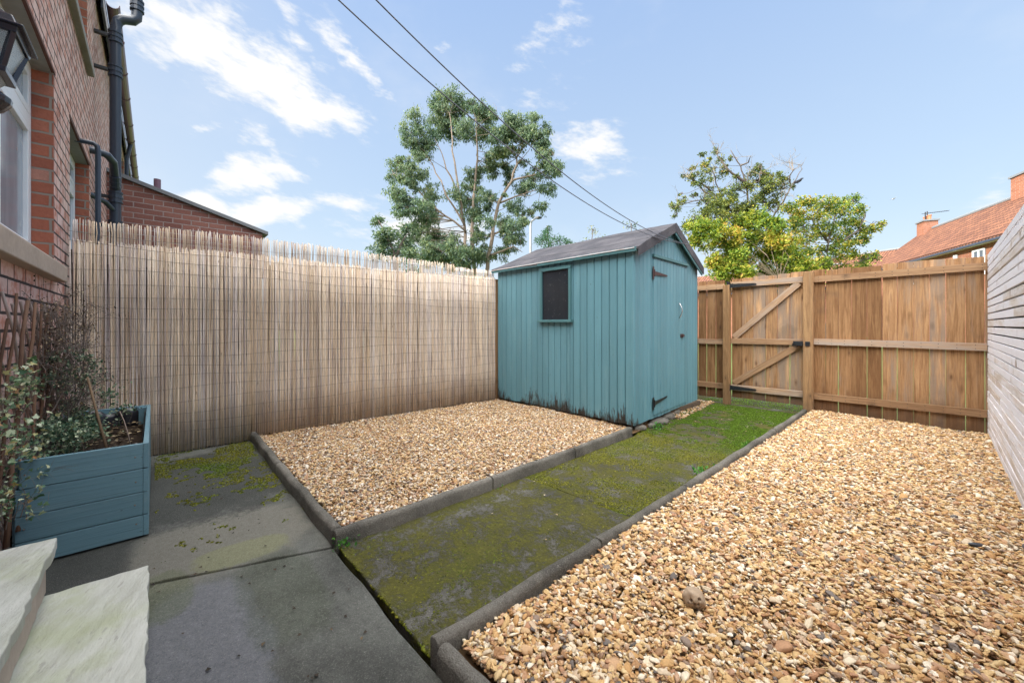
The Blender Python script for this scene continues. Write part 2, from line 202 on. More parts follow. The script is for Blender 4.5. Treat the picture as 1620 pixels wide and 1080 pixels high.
M['gutter'] = plain('brown_plastic', (.15, .085, .12), .4, .4, .2, 10, bs=.05)
M['lampblack'] = plain('lantern_enamel', (.012, .015, .028), .25, .6, .2, 10, bs=.03)
M['iron'] = plain('black_iron', (.012, .014, .018), .45, .5, .3, 40)
M['rust'] = plain('brown_hinge', (.06, .035, .035), .6, .4, .3, 60)
M['steel'] = plain('handle_steel', (.55, .55, .55), .25, .5, .1, 10, metal=.9)
M['soil'] = plain('soil', (.028, .02, .015), .95, .1, .6, 25, bs=1)
M['liner'] = plain('black_liner', (.012, .012, .016), .3, .5, .4, 15, bs=.6)
M['cable'] = plain('cable_sheath', (.12, .13, .16), .5, .3, .1)
M['line'] = plain('wire', (.13, .11, .09), .6, .3, .2)
M['willow'] = wood('willow_rod', (.16, .09, .055), (.07, .04, .03), knots=False, huev=.9)
M['willow2'] = wood('pale_willow_rod', (.36, .30, .27), (.24, .18, .15), knots=False, huev=.6)
M['twig'] = plain('dry_twig', (.15, .125, .11), .9, .1, .5, 40)
M['cane'] = plain('cane', (.15, .10, .06), .7, .2, .3, 40)
M['bark'] = plain('pale_bark', (.19, .15, .12), .85, .2, .5, 3, bs=.5)
M['bark2'] = plain('grey_bark', (.085, .07, .06), .85, .2, .4, 3, bs=.5)
M['bark3'] = plain('pale_twigs', (.20, .16, .115), .85, .2, .3, 3)
M['bird'] = plain('bird_feathers', (.035, .035, .045), .7, .2, .3)
M['gull'] = plain('gull_feathers', (.35, .33, .32), .7, .2, .3)
M['terracotta'] = plain('chimney_pot', (.40, .17, .09), .8, .2, .3)
M['lead'] = plain('roof_lead', (.16, .17, .19), .6, .3, .3)
M['metal'] = plain('galvanised', (.30, .31, .33), .5, .4, .2, metal=.3)
M['curtain'] = plain('curtain', (.42, .45, .50), .9, .1, .3, 12)

def reed():
    m, t, b = new_mat('reed', .55, .35); gc = t.attr('gc', 'Vector'); rn = t.attr('rnd')
    c = t.ramp(rn, [(0, (.12, .08, .06)), (.08, (.32, .23, .17)), (.2, (.55, .42, .31)), (.40, (.68, .53, .37)), (.55, (.76, .66, .54)), (.70, (.64, .57, .53)), (.86, (.50, .42, .40)), (1, (.20, .15, .14))])
    n = t.noise(t.vm('MULTIPLY', gc, (9, 60, 60)), 1.0, 4, .6)
    k = t.m('ADD', .60, t.m('MULTIPLY', n, .75)); c = t.mix(1.0, c, t.comb(k, k, k), 'MULTIPLY')
    v = t.node('ShaderNodeTexVoronoi', {'Vector': t.vm('MULTIPLY', gc, (5, 3, .01)), 'Scale': 1.0}).outputs[0]
    c = t.mix(t.m('MULTIPLY', t.sstep(v, .10, .04), .6), c, (.10, .06, .04))
    P = t.node('ShaderNodeNewGeometry').outputs['Position']
    st = t.sstep(t.noise(t.vm('MULTIPLY', P, (1, 5, 1.2)), 1.6, 4), .52, .68); c = t.mix(t.m('MULTIPLY', st, .3), c, (.33, .27, .26))
    setc(t, b, c); return m
M['reed'] = reed()

def leafmat(name, stops, trans=.35, rough=.5):
    m = bpy.data.materials.new(name); m.use_nodes = True; t = NT(m.node_tree); b = t.N['Principled BSDF']
    c = t.ramp(t.attr('rnd'), stops); t.put(b.inputs['Base Color'], c); b.inputs['Roughness'].default_value = rough; b.inputs['Specular IOR Level'].default_value = .25
    tr = t.node('ShaderNodeBsdfTranslucent', (t.mix(1.0, c, (1.0, 1.0, .6), 'MULTIPLY'),)).outputs[0]
    ms = t.node('ShaderNodeMixShader', (trans, b.outputs[0], tr)).outputs[0]; t.L.new(ms, t.N['Material Output'].inputs[0]); return m
M['euc_leaf'] = leafmat('eucalyptus_leaves', [(0, (.035, .075, .055)), (.35, (.085, .145, .095)), (.65, (.16, .22, .12)), (1, (.32, .35, .17))])
M['yel_leaf'] = leafmat('yellow_green_leaves', [(0, (.04, .09, .02)), (.25, (.09, .17, .025)), (.5, (.21, .28, .035)), (.75, (.36, .36, .05)), (1, (.52, .34, .08))], .4)
M['ash_leaf'] = leafmat('dark_sparse_leaves', [(0, (.03, .05, .03)), (.35, (.08, .12, .04)), (.65, (.19, .22, .05)), (.85, (.34, .33, .06)), (1, (.42, .24, .08))])
M['map_leaf'] = leafmat('mixed_green_leaves', [(0, (.025, .05, .02)), (.35, (.06, .12, .03)), (.58, (.14, .22, .04)), (.75, (.38, .38, .05)), (1, (.48, .30, .07))])
M['con_leaf'] = leafmat('blue_green_leaves', [(0, (.02, .06, .035)), (.6, (.05, .13, .06)), (1, (.10, .18, .08))])
M['ivy_leaf'] = leafmat('ivy_leaves', [(0, (.03, .08, .04)), (.3, (.10, .19, .10)), (.5, (.24, .34, .20)), (.8, (.58, .63, .46)), (.93, (.50, .46, .2)), (1, (.30, .12, .05))], .25, .4)
M['var_leaf'] = leafmat('variegated_leaves', [(0, (.03, .07, .045)), (.5, (.10, .17, .11)), (.8, (.24, .32, .20)), (1, (.50, .52, .36))], .2, .45)
M['weed_leaf'] = leafmat('weed_leaves', [(0, (.04, .16, .03)), (1, (.14, .34, .06))], .3, .45)
M['grass'] = leafmat('grass_blades', [(0, (.12, .32, .03)), (1, (.34, .60, .08))], .3, .6)
M['litter'] = leafmat('dead_leaves', [(0, (.02, .016, .012)), (.5, (.06, .04, .025)), (.8, (.30, .22, .12)), (1, (.55, .48, .35))], .05, .8)

def tiles(name, c1, c2, sx=.22, sy=.30):
    m, t, b = new_mat(name, .85, .15); gc = t.attr('gc', 'Vector'); u, v, _ = t.xyz(gc)
    n = t.node('ShaderNodeTexBrick', {'Vector': t.comb(u, v, 0.0), 'Color1': (0, 0, 0, 1), 'Color2': (1, 1, 1, 1), 'Mortar': (.5, .5, .5, 1), 'Scale': 1.0, 'Mortar Size': .03, 'Brick Width': sx, 'Row Height': sy}, offset=0.0)
    r = t.xyz(n.outputs[0])[0]; c = t.mix(r, c1, c2)
    c = t.mix(t.m('MULTIPLY', t.sstep(t.noise(gc, 1.2, 5, .65), .45, .75), .5), c, tuple(q * .45 for q in c1))
    c = t.mix(t.m('MULTIPLY', n.outputs[1], .9), c, (.04, .02, .016)); setc(t, b, c)
    wv = t.m('ABSOLUTE', t.m('SINE', t.m('MULTIPLY', u, math.pi / sx))); stp = t.m('FRACT', t.m('DIVIDE', v, sy))
    bump(t, b, t.m('ADD', wv, t.m('MULTIPLY', stp, -.7)), 1.0, .05); return m
M['pantile'] = tiles('red_pantiles', (.25, .115, .068), (.14, .064, .045))
M['slate'] = tiles('slate_tiles', (.12, .12, .13), (.08, .08, .09))

def felt():
    m, t, b = new_mat('roofing_felt', .9, .15); gc = t.attr('gc', 'Vector'); P = t.node('ShaderNodeNewGeometry').outputs['Position']
    n = t.noise(P, 160, 3, .7); l = t.noise(P, 3, 5, .6)
    c = t.mix(t.sstep(l, .35, .7), (.055, .055, .065), (.10, .095, .105)); c = t.mix(t.m('MULTIPLY', t.sstep(n, .55, .75), .5), c, (.22, .20, .20))
    u, v, _ = t.xyz(gc)
    cr = t.sstep(t.m('ABSOLUTE', t.m('SUBTRACT', t.m('FRACT', t.m('ADD', t.m('MULTIPLY', v, 1.9), t.m('MULTIPLY', t.noise(P, 4, 3), .12))), .5)), .03, .01)
    c = t.mix(cr, c, (.02, .02, .02)); setc(t, b, c); bump(t, b, t.m('ADD', n, t.m('MULTIPLY', l, 2.0)), .6, .006); return m
M['felt'] = felt()

def concrete(name, base, moss=.0, dark=.5, light_patches=(), speck=.5):
    m, t, b = new_mat(name, .9, .2); P = t.node('ShaderNodeNewGeometry').outputs['Position']; x, y, z = t.xyz(P)
    f = t.noise(P, 210, 4, .8); md = t.noise(P, 38, 5, .7); l = t.noise(P, 2.1, 5, .6); l2 = t.noise(P, 5.5, 5, .65)
    c = t.mix(t.sstep(l, .35, .65), tuple(q * (1 - dark) for q in base), base)
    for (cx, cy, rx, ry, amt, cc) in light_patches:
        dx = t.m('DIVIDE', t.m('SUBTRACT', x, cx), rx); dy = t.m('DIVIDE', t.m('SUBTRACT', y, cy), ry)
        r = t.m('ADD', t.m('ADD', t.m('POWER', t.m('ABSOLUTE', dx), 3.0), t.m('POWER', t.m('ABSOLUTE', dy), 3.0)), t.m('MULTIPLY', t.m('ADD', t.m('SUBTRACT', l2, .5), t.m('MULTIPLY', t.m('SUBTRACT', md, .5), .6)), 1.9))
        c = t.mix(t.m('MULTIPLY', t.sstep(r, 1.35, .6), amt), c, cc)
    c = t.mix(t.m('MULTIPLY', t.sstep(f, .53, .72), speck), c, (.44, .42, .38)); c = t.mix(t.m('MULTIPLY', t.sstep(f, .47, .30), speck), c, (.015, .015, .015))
    k = t.m('ADD', .45, t.m('MULTIPLY', t.m('ADD', md, t.m('MULTIPLY', t.noise(P, 90, 4, .7), .6)), .7)); c = t.mix(1.0, c, t.comb(k, k, k), 'MULTIPLY')
    if moss:
        mn = t.m('ADD', t.m('ADD', t.m('MULTIPLY', l2, .8), t.m('MULTIPLY', md, .55)), t.m('MULTIPLY', t.noise(P, 110, 3, .7), .3))
        mf = t.sstep(mn, .86 - moss * .2, 1.02 - moss * .2)
        gc_ = t.mix(t.noise(P, 3.0, 4), (.085, .070, .012), (.040, .050, .006)); gc_ = t.mix(t.sstep(t.noise(P, 80, 3), .5, .7), gc_, (.105, .105, .012))
        c = t.mix(t.m('MULTIPLY', mf, .92), c, gc_)
        bump(t, b, t.m('ADD', t.m('MULTIPLY', mf, md), t.m('MULTIPLY', f, .25)), .9, .012)
    else: bump(t, b, t.m('ADD', md, f), 1.0, .010)
    setc(t, b, c); return m
GREEN = (.115, .135, .06)
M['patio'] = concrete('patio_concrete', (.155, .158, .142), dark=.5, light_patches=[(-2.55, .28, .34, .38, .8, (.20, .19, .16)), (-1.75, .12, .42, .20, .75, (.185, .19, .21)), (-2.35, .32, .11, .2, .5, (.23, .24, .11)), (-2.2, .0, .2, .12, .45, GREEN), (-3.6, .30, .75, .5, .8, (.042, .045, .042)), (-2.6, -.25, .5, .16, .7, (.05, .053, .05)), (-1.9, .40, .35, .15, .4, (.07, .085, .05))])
M['path'] = concrete('path_concrete', (.105, .10, .088), moss=.75, dark=.5)
M['kerb'] = concrete('kerb_concrete', (.20, .185, .16), dark=.6, speck=.8)
M['bed'] = plain('gravel_bed', (.12, .075, .04), .9, .1, .5, 60, bs=1)
M['ground'] = plain('ground', (.09, .12, .04), .95, .1, .4, 2, bs=.3)
def flag():
    m, t, b = new_mat('step_stone', .8, .25); P = t.node('ShaderNodeNewGeometry').outputs['Position']
    q = t.vm('MULTIPLY', t.comb(t.m('ADD', t.xyz(P)[0], t.m('MULTIPLY', t.xyz(P)[1], -1.2)), t.m('ADD', t.xyz(P)[1], t.m('MULTIPLY', t.xyz(P)[0], .35)), 0.0), (1.6, 7.0, 3)); a = t.noise(q, 2.2, 7, .7, dist=.25); f = t.noise(P, 120, 3, .7); l = t.noise(P, 3.2, 4)
    c = t.mix(t.sstep(a, .3, .7), (.46, .46, .42), (.33, .33, .285)); c = t.mix(t.m('MULTIPLY', t.sstep(l, .45, .65), .55), c, (.29, .32, .17))
    c = t.mix(t.m('MULTIPLY', t.sstep(t.noise(q, 6, 4), .62, .7), .5), c, (.22, .21, .19)); setc(t, b, c)
    bump(t, b, t.m('ADD', t.m('MULTIPLY', a, 2.0), t.m('MULTIPLY', f, .3)), .6, .01); return m
M['flag'] = flag()
def glass(name, c, rough=.05, spec=.8, dirt=.12):
    m, t, b = new_mat(name, rough, spec); P = t.node('ShaderNodeTexCoord').outputs['Object']
    n = t.noise(t.vm('MULTIPLY', P, (14, 14, 3)), 1.0, 4); l = t.noise(P, 20, 6, .7)
    cc = t.mix(n, c, tuple(q * 1.8 for q in c)); cc = t.mix(t.m('MULTIPLY', t.sstep(l, .5, .8), dirt), cc, (.3, .3, .3)); setc(t, b, cc)
    t.put(b.inputs['Roughness'], t.m('ADD', rough, t.m('MULTIPLY', l, .2))); return m
M['glass'] = glass('house_glass', (.16, .20, .24)); M['shedglass'] = glass('dusty_shed_glass', (.010, .013, .018), .15, .3, .04)
M['farglass'] = glass('far_glass', (.05, .06, .08))
def lampglass():
    m, t, b = new_mat('lantern_glass', .12, .6); setc(t, b, (.78, .86, .88)); b.inputs['Transmission Weight'].default_value = .75; b.inputs['IOR'].default_value = 1.2
    b.inputs['Roughness'].default_value = .25; return m
M['lampglass'] = lampglass()
# ---------------------------------------------------------------- mesh builder
random.seed(11); rng = np.random.default_rng(4)
class MB:
    def __init__(s): s.v = []; s.f = []; s.r = []; s.g = []; s.mi = []
    def add(s, vs, fs, gcs=None, rnd=None, mi=0):
        o = len(s.v); rnd = random.random() if rnd is None else rnd; off = Vector((random.uniform(0, 40), random.uniform(0, 40), random.uniform(0, 40)))
        s.v += [tuple(v) for v in vs]; s.r += [rnd] * len(vs)
        s.g += [tuple(Vector(q) + off) for q in (gcs or vs)] if gcs is not False else [tuple(v) for v in vs]
        for f in fs: s.f.append(tuple(i + o for i in f)); s.mi.append(mi)
        return s
    def box(s, c, size, M_=None, long=None, rnd=None, mi=0, taper=None):
        hx, hy, hz = size[0] / 2, size[1] / 2, size[2] / 2
        ax = long if long is not None else max(range(3), key=lambda i: size[i]); ord_ = [ax] + [i for i in range(3) if i != ax]
        vs = []; gs = []
        for sx in (-1, 1):
            for sy in (-1, 1):
                for sz in (-1, 1):
                    k = taper if (taper and sz > 0) else 1.0
                    p = Vector((sx * hx * k, sy * hy * k, sz * hz)); gs.append((p[ord_[0]], p[ord_[1]] + p[ord_[2]] * .37, p[ord_[2]]))
                    vs.append((M_ @ p if M_ else p) + Vector(c))
        return s.add(vs, [(0, 1, 3, 2), (4, 6, 7, 5), (0, 4, 5, 1), (2, 3, 7, 6), (0, 2, 6, 4), (1, 5, 7, 3)], gs, rnd, mi)
    def beam(s, p0, p1, wid, thk, up=(0, 0, 1), rnd=None, mi=0):
        p0, p1 = Vector(p0), Vector(p1); d = (p1 - p0); L = d.length; d.normalize(); u = Vector(up); b = d.cross(u).normalized(); u = b.cross(d)
        Mx = Matrix((d, b, u)).transposed(); return s.box((p0 + p1) / 2, (L, thk, wid), Mx, 0, rnd, mi)
    def prism(s, pts, ext, rnd=None, mi=0, gdir=None):
        """polygon (3D points) extruded by vector ext"""
        e = Vector(ext); P = [Vector(p) for p in pts]; n = len(P); vs = P + [p + e for p in P]
        a = Vector(gdir).normalized() if gdir else (P[1] - P[0]).normalized(); nn = (P[1] - P[0]).cross(P[2] - P[0]).normalized(); b = nn.cross(a)
        gs = [((p - P[0]).dot(a), (p - P[0]).dot(b), (p - P[0]).dot(nn)) for p in vs]
        fs = [tuple(range(n - 1, -1, -1)), tuple(range(n, 2 * n))] + [(i, (i + 1) % n, n + (i + 1) % n, n + i) for i in range(n)]
        return s.add(vs, fs, gs, rnd, mi)
    def tube(s, pts, rad, seg=8, rnd=None, mi=0, cap=True):
        P = [Vector(p) for p in pts]; n = len(P); rad = rad if hasattr(rad, '__len__') else [rad] * n; vs = []; gs = []; L = 0
        ref = Vector((.13, .31, .94))
        for i, p in enumerate(P):
            t = (P[min(i + 1, n - 1)] - P[max(i - 1, 0)]).normalized(); 
            if abs(t.dot(ref)) > .95: ref = Vector((.9, .2, .1))
            a = t.cross(ref).normalized(); b = t.cross(a)
            if i: L += (p - P[i - 1]).length
            for k in range(seg):
                an = 2 * math.pi * k / seg; vs.append(p + (a * math.cos(an) + b * math.sin(an)) * rad[i]); gs.append((L, math.cos(an) * rad[i], math.sin(an) * rad[i]))
        fs = [(i * seg + k, i * seg + (k + 1) % seg, (i + 1) * seg + (k + 1) % seg, (i + 1) * seg + k) for i in range(n - 1) for k in range(seg)]
        if cap: fs += [tuple(range(seg - 1, -1, -1)), tuple(range((n - 1) * seg, n * seg))]
        return s.add(vs, fs, gs, rnd, mi)
    def lathe(s, c, prof, seg=16, axis='Z', rnd=None, mi=0, sq=False):
        vs = []; c = Vector(c)
        for r, h in prof:
            for k in range(seg):
                an = 2 * math.pi * (k + (.5 if sq else 0)) / seg; p = Vector((math.cos(an) * r, math.sin(an) * r, h))
                if axis == 'Y': p = Vector((p.x, p.z, p.y))
                if axis == 'X': p = Vector((p.z, p.x, p.y))
                vs.append(c + p)
        n = len(prof); fs = [(i * seg + k, i * seg + (k + 1) % seg, (i + 1) * seg + (k + 1) % seg, (i + 1) * seg + k) for i in range(n - 1) for k in range(seg)]
        fs += [tuple(range(seg - 1, -1, -1)), tuple(range((n - 1) * seg, n * seg))]
        return s.add(vs, fs, None, rnd, mi)
    def build(s, name, mats, parent=None, smooth=False, bevel=0, label=None, origin=None):
        me = bpy.data.meshes.new(name); V_ = np.array(s.v, dtype=np.float32)
        if origin is not None: V_ = V_ - np.array(origin, dtype=np.float32)
        me.from_pydata(V_.tolist(), [], s.f); 
        if not isinstance(mats, (list, tuple)): mats = [mats]
        for m in mats: me.materials.append(m)
        if len(mats) > 1: me.polygons.foreach_set('material_index', s.mi)
        a = me.attributes.new('rnd', 'FLOAT', 'POINT'); a.data.foreach_set('value', np.array(s.r, dtype=np.float32))
        a = me.attributes.new('gc', 'FLOAT_VECTOR', 'POINT'); a.data.foreach_set('vector', np.array(s.g, dtype=np.float32).ravel())
        bm = bmesh.new(); bm.from_mesh(me); bmesh.ops.recalc_face_normals(bm, faces=bm.faces); bm.to_mesh(me); bm.free()
        if smooth: me.polygons.foreach_set('use_smooth', [True] * len(me.polygons))
        o = bpy.data.objects.new(name, me); sc.collection.objects.link(o)
        if origin is not None: o.location = origin
        if parent: o.parent = parent; o.location = Vector(origin or (0, 0, 0)) - Vector(parent.location)
        if bevel:
            b = o.modifiers.new('bevel', 'BEVEL'); b.width = bevel; b.segments = 2; b.limit_method = 'ANGLE'
        if label: o['label'] = label
        return o
def tag(o, label, cat, group=None, kind=None):
    o['label'] = label; o['category'] = cat
    if group: o['group'] = group
    if kind: o['kind'] = kind
    return o
def thing(name, label, cat, loc=(0, 0, 0), group=None):
    o = bpy.data.objects.new(name, None); sc.collection.objects.link(o); o.location = loc; o.empty_display_size = .1; return tag(o, label, cat, group)
def struct(o): o['kind'] = 'structure'; return o
def lerp(a, b, t): return tuple(a[i] + (b[i] - a[i]) * t for i in range(len(a)))
def vnoise(x, y, s, seed=0):
    x = np.asarray(x) * s; y = np.asarray(y) * s; xi = np.floor(x).astype(int); yi = np.floor(y).astype(int); fx = x - xi; fy = y - yi
    fx = fx * fx * (3 - 2 * fx); fy = fy * fy * (3 - 2 * fy)
    def hsh(a, b): q = np.sin(a * 127.1 + b * 311.7 + seed * 74.7) * 43758.5453; return q - np.floor(q)
    return (hsh(xi, yi) * (1 - fx) + hsh(xi + 1, yi) * fx) * (1 - fy) + (hsh(xi, yi + 1) * (1 - fx) + hsh(xi + 1, yi + 1) * fx) * fy

# ---------------------------------------------------------------- setting
mb = MB(); mb.add([(-400, -400, -.06), (400, -400, -.06), (400, 400, -.06), (-400, 400, -.06)], [(0, 1, 2, 3)]); struct(mb.build('ground', M['ground']))
WY = -.52                                    # face of the house wall
# concrete patio slabs with open joints
def slab(mb, pts, z0=-.05, z1=0.0, jit=.006):
    out = []
    for i, p in enumerate(pts):
        q = pts[(i + 1) % len(pts)]; n = max(1, int(math.dist(p, q) / .12))
        for k in range(n):
            t = k / n; a = lerp(p, q, t)
            j = jit if k else 0
            out.append((a[0] + random.uniform(-j, j), a[1] + random.uniform(-j, j), z0))
    mb.prism(out, (0, 0, z1 - z0))
mb = MB()
slab(mb, [(-4.75, WY), (-2.515, WY), (-2.105, .668), (-4.75, .70)])
slab(mb, [(-2.50, WY), (1.0, WY), (1.0, .678), (-2.09, .670)], z1=-.003)
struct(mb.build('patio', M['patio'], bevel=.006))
mb = MB()
slab(mb, [(-2.075, .69), (-1.16, .69), (-1.17, 2.07), (-2.11, 2.02)], z1=.004)
slab(mb, [(-2.11, 2.031), (-1.17, 2.081), (-1.20, 3.92), (-2.16, 3.66)], z1=.002)
slab(mb, [(-2.16, 3.675), (-1.20, 3.935), (-1.20, 6.0), (-2.66, 6.02)], z1=0)
slab(mb, [(-2.75, 6.03), (-1.15, 6.03), (-1.15, 6.9), (-2.75, 6.9)], z1=-.01)
struct(mb.build('path', M['path'], bevel=.006))
mb = MB(); mb.add([(-3.5, WY, -.055), (1.2, WY, -.055), (1.2, 1.5, -.055), (-3.5, 1.5, -.055)], [(0, 1, 2, 3)]); struct(mb.build('soil', M['soil']))
# gravel beds (sheets under the stones)
def bed(pts, z, nm):
    b = MB(); b.add([(*p, z) for p in pts], [tuple(range(len(pts)))]); return struct(b.build(nm, M['bed']))
LB = [(-4.62, .73), (-2.12, .73), (-2.19, 3.70), (-2.40, 5.6), (-2.62, 6.12), (-4.75, 6.12)]
RB = [(-1.13, .75), (1.2, .75), (1.2, 6.16), (-1.19, 6.14)]
bed(LB, .012, 'gravel_bed'); bed(RB, .012, 'gravel_bed')

# ---------------------------------------------------------------- gravel (geometry-node stones)
def pebble_group(mat, seed, size, nvar=6):
    ng = bpy.data.node_groups.new('pebbles', 'GeometryNodeTree'); ng.interface.new_socket('Geometry', in_out='INPUT', socket_type='NodeSocketGeometry'); ng.interface.new_socket('Geometry', in_out='OUTPUT', socket_type='NodeSocketGeometry')
    N = ng.nodes; L = ng.links; gi = N.new('NodeGroupInput'); go = N.new('NodeGroupOutput'); join = N.new('GeometryNodeJoinGeometry')
    for k in range(nvar):
        ic = N.new('GeometryNodeMeshIcoSphere'); ic.inputs['Radius'].default_value = 1; ic.inputs['Subdivisions'].default_value = 2
        sp = N.new('GeometryNodeSetPosition'); L.new(ic.outputs[0], sp.inputs[0])
        po = N.new('GeometryNodeInputPosition'); ad = N.new('ShaderNodeVectorMath'); L.new(po.outputs[0], ad.inputs[0]); ad.inputs[1].default_value = (seed + k * 7.3, k * 3.1, 1.7 * k)
        no = N.new('ShaderNodeTexNoise'); no.inputs['Scale'].default_value = .9; no.inputs['Detail'].default_value = 2; L.new(ad.outputs[0], no.inputs['Vector'])
        sb = N.new('ShaderNodeVectorMath'); sb.operation = 'SUBTRACT'; L.new(no.outputs[1], sb.inputs[0]); sb.inputs[1].default_value = (.5, .5, .5)
        ml = N.new('ShaderNodeVectorMath'); ml.operation = 'SCALE'; L.new(sb.outputs[0], ml.inputs[0]); ml.inputs['Scale'].default_value = 1.8
        L.new(ml.outputs[0], sp.inputs['Offset'])
        tf = N.new('GeometryNodeTransform'); L.new(sp.outputs[0], tf.inputs[0]); e = 1 + .35 * math.sin(k * 2.1)
        tf.inputs['Scale'].default_value = (size * e, size * (.70 + .1 * math.sin(k)), size * (.42 + .1 * math.cos(k * 1.7)))
        sm = N.new('GeometryNodeSetMaterial'); sm.inputs['Material'].default_value = mat; L.new(tf.outputs[0], sm.inputs[0])
        ss = N.new('GeometryNodeSetShadeSmooth'); ss.inputs['Shade Smooth'].default_value = (k % 3 != 0); L.new(sm.outputs[0], ss.inputs[0])
        g2 = N.new('GeometryNodeGeometryToInstance'); L.new(ss.outputs[0], g2.inputs[0]); L.new(g2.outputs[0], join.inputs[0])
    ip = N.new('GeometryNodeInstanceOnPoints'); L.new(gi.outputs[0], ip.inputs['Points']); L.new(join.outputs[0], ip.inputs['Instance']); ip.inputs['Pick Instance'].default_value = True
    ri = N.new('FunctionNodeRandomValue'); ri.data_type = 'INT'; ri.inputs[4].default_value = 0; ri.inputs[5].default_value = nvar - 1; L.new(ri.outputs[2], ip.inputs['Instance Index'])
    rr = N.new('FunctionNodeRandomValue'); rr.data_type = 'FLOAT_VECTOR'; rr.inputs[0].default_value = (-.6, -.6, 0); rr.inputs[1].default_value = (.6, .6, 6.28); L.new(rr.outputs[0], ip.inputs['Rotation'])
    at = N.new('GeometryNodeInputNamedAttribute'); at.data_type = 'FLOAT'; at.inputs[0].default_value = 'sc'; L.new(at.outputs[0], ip.inputs['Scale'])
    L.new(ip.outputs[0], go.inputs[0]); return ng
def stones(name, pts, scl, mat, seed, size, label, cat, nvar=6):
    me = bpy.data.meshes.new(name); me.from_pydata([tuple(p) for p in pts.tolist()], [], []); a = me.attributes.new('sc', 'FLOAT', 'POINT'); a.data.foreach_set('value', scl.astype(np.float32))
    me.materials.append(mat)
    o = bpy.data.objects.new(name, me); sc.collection.objects.link(o); md = o.modifiers.new('pebbles', 'NODES'); md.node_group = pebble_group(mat, seed, size, nvar); return tag(o, label, cat, kind='stuff')
def gravelmat(name, stops):
    m, t, b = new_mat(name, .7, .25); oi = t.node('ShaderNodeObjectInfo'); P = t.node('ShaderNodeNewGeometry').outputs['Position']
    c = t.ramp(oi.outputs['Random'], stops, 'LINEAR'); n = t.noise(P, 160, 4, .65)
    k = t.m('ADD', .68, t.m('MULTIPLY', n, .62)); setc(t, b, t.mix(1.0, c, t.comb(k, k, k), 'MULTIPLY')); return m
GS = [(0, (.12, .11, .11)), (.03, (.25, .22, .20)), (.08, (.36, .21, .11)), (.20, (.55, .34, .15)), (.34, (.62, .44, .22)), (.50, (.70, .55, .31)), (.62, (.56, .37, .22)), (.70, (.44, .25, .15)), (.80, (.64, .55, .42)), (.90, (.76, .68, .52)), (1, (.88, .84, .74))]
GS = [(p, (c[0] * .84, c[1] * .78, c[2] * .72)) for p, c in GS]
M['gravel'] = gravelmat('gravel_stones', GS)
GS2 = [(p, tuple(q * k for q, k in zip(c, (.84, .86, .93)))) for p, c in GS]
M['gravel2'] = gravelmat('paler_gravel_stones', GS2)
def inpoly(x, y, P):
    r = np.zeros(len(x), bool); n = len(P)
    for i in range(n):
        x0, y0 = P[i]; x1, y1 = P[(i + 1) % n]
        c = ((y0 > y) != (y1 > y)) & (x < (x1 - x0) * (y - y0) / (y1 - y0 + 1e-12) + x0); r ^= c
    return r
def scatter(P, dens, zb, amp):
    xs = [p[0] for p in P]; ys = [p[1] for p in P]; A = (max(xs) - min(xs)) * (max(ys) - min(ys)); n = int(A * dens)
    x = rng.uniform(min(xs), max(xs), n); y = rng.uniform(min(ys), max(ys), n); k = inpoly(x, y, P); x, y = x[k], y[k]
    z = zb + amp * (vnoise(x, y, 1.7, 3) - .5) + amp * .6 * (vnoise(x, y, 5, 8) - .5) + rng.uniform(-.016, .011, len(x))
    return np.stack([x, y, z], 1)
p = scatter([(-1.115, .77), (.36, .77), (.26, 6.12), (-1.17, 6.12)], 13500, .045, .03)
stones('gravel', p, rng.gamma(9, 1 / 9, len(p)) * .95, M['gravel'], 3.0, .0100, 'golden brown gravel filling the bed along the slatted fence', 'gravel', 8)
SH = [(-2.3, 3.8), (-4.42, 3.8), (-4.6, 5.6), (-2.45, 5.6)]
p = scatter([(-4.55, .75), (-2.13, .75), (-2.20, 3.62), (-2.28, 3.75), (-2.45, 5.6), (-2.60, 6.05), (-4.6, 6.05)], 12500, .035, .03)
p = p[~inpoly(p[:, 0], p[:, 1], SH)]
stones('gravel', p, rng.gamma(9, 1 / 9, len(p)) * .92, M['gravel2'], 9.0, .0090, 'buff and grey gravel in the bed around the blue shed', 'gravel', 8)
# spilled stones beside the shed and on the kerb
p = scatter([(-2.33, 4.6), (-2.15, 4.6), (-2.3, 6.0), (-2.6, 6.0)], 2600, .008, .004)
stones('spilled_gravel', p, rng.gamma(9, 1 / 9, len(p)) * .9, M['gravel2'], 5.0, .012, 'loose stones spilled from the kerb onto the mossy path by the shed', 'stones', 4)

# ---------------------------------------------------------------- moss and litter
def mossy(x, y): return vnoise(x, y, 3.0, 1) * .5 + vnoise(x, y, 9.0, 2) * .35 + vnoise(x, y, 28.0, 5) * .35
mm, t, b = new_mat('moss_cushions', .95, .1); oi = t.node('ShaderNodeObjectInfo'); P = t.node('ShaderNodeNewGeometry').outputs['Position']
c = t.ramp(oi.outputs['Random'], [(0, (.032, .034, .006)), (.4, (.078, .078, .008)), (.75, (.13, .13, .012)), (1, (.22, .215, .03))]); c = t.mix(t.sstep(t.m('ADD', t.noise(P, 1.6, 3), t.sstep(t.xyz(P)[1], 3.4, 6.0)), .42, .75), c, t.mix(1.0, c, (.55, .95, .8), 'MULTIPLY')); setc(t, b, c)
bump(t, b, t.noise(P, 900, 3), 1, .003)
n = 240000; x = rng.uniform(-2.6, -1.16, n); y = rng.uniform(.69, 6.0, n); k = inpoly(x, y, [(-2.07, .69), (-1.165, .69), (-1.20, 6.0), (-2.45, 6.0), (-2.24, 3.9), (-2.15, 3.6)])
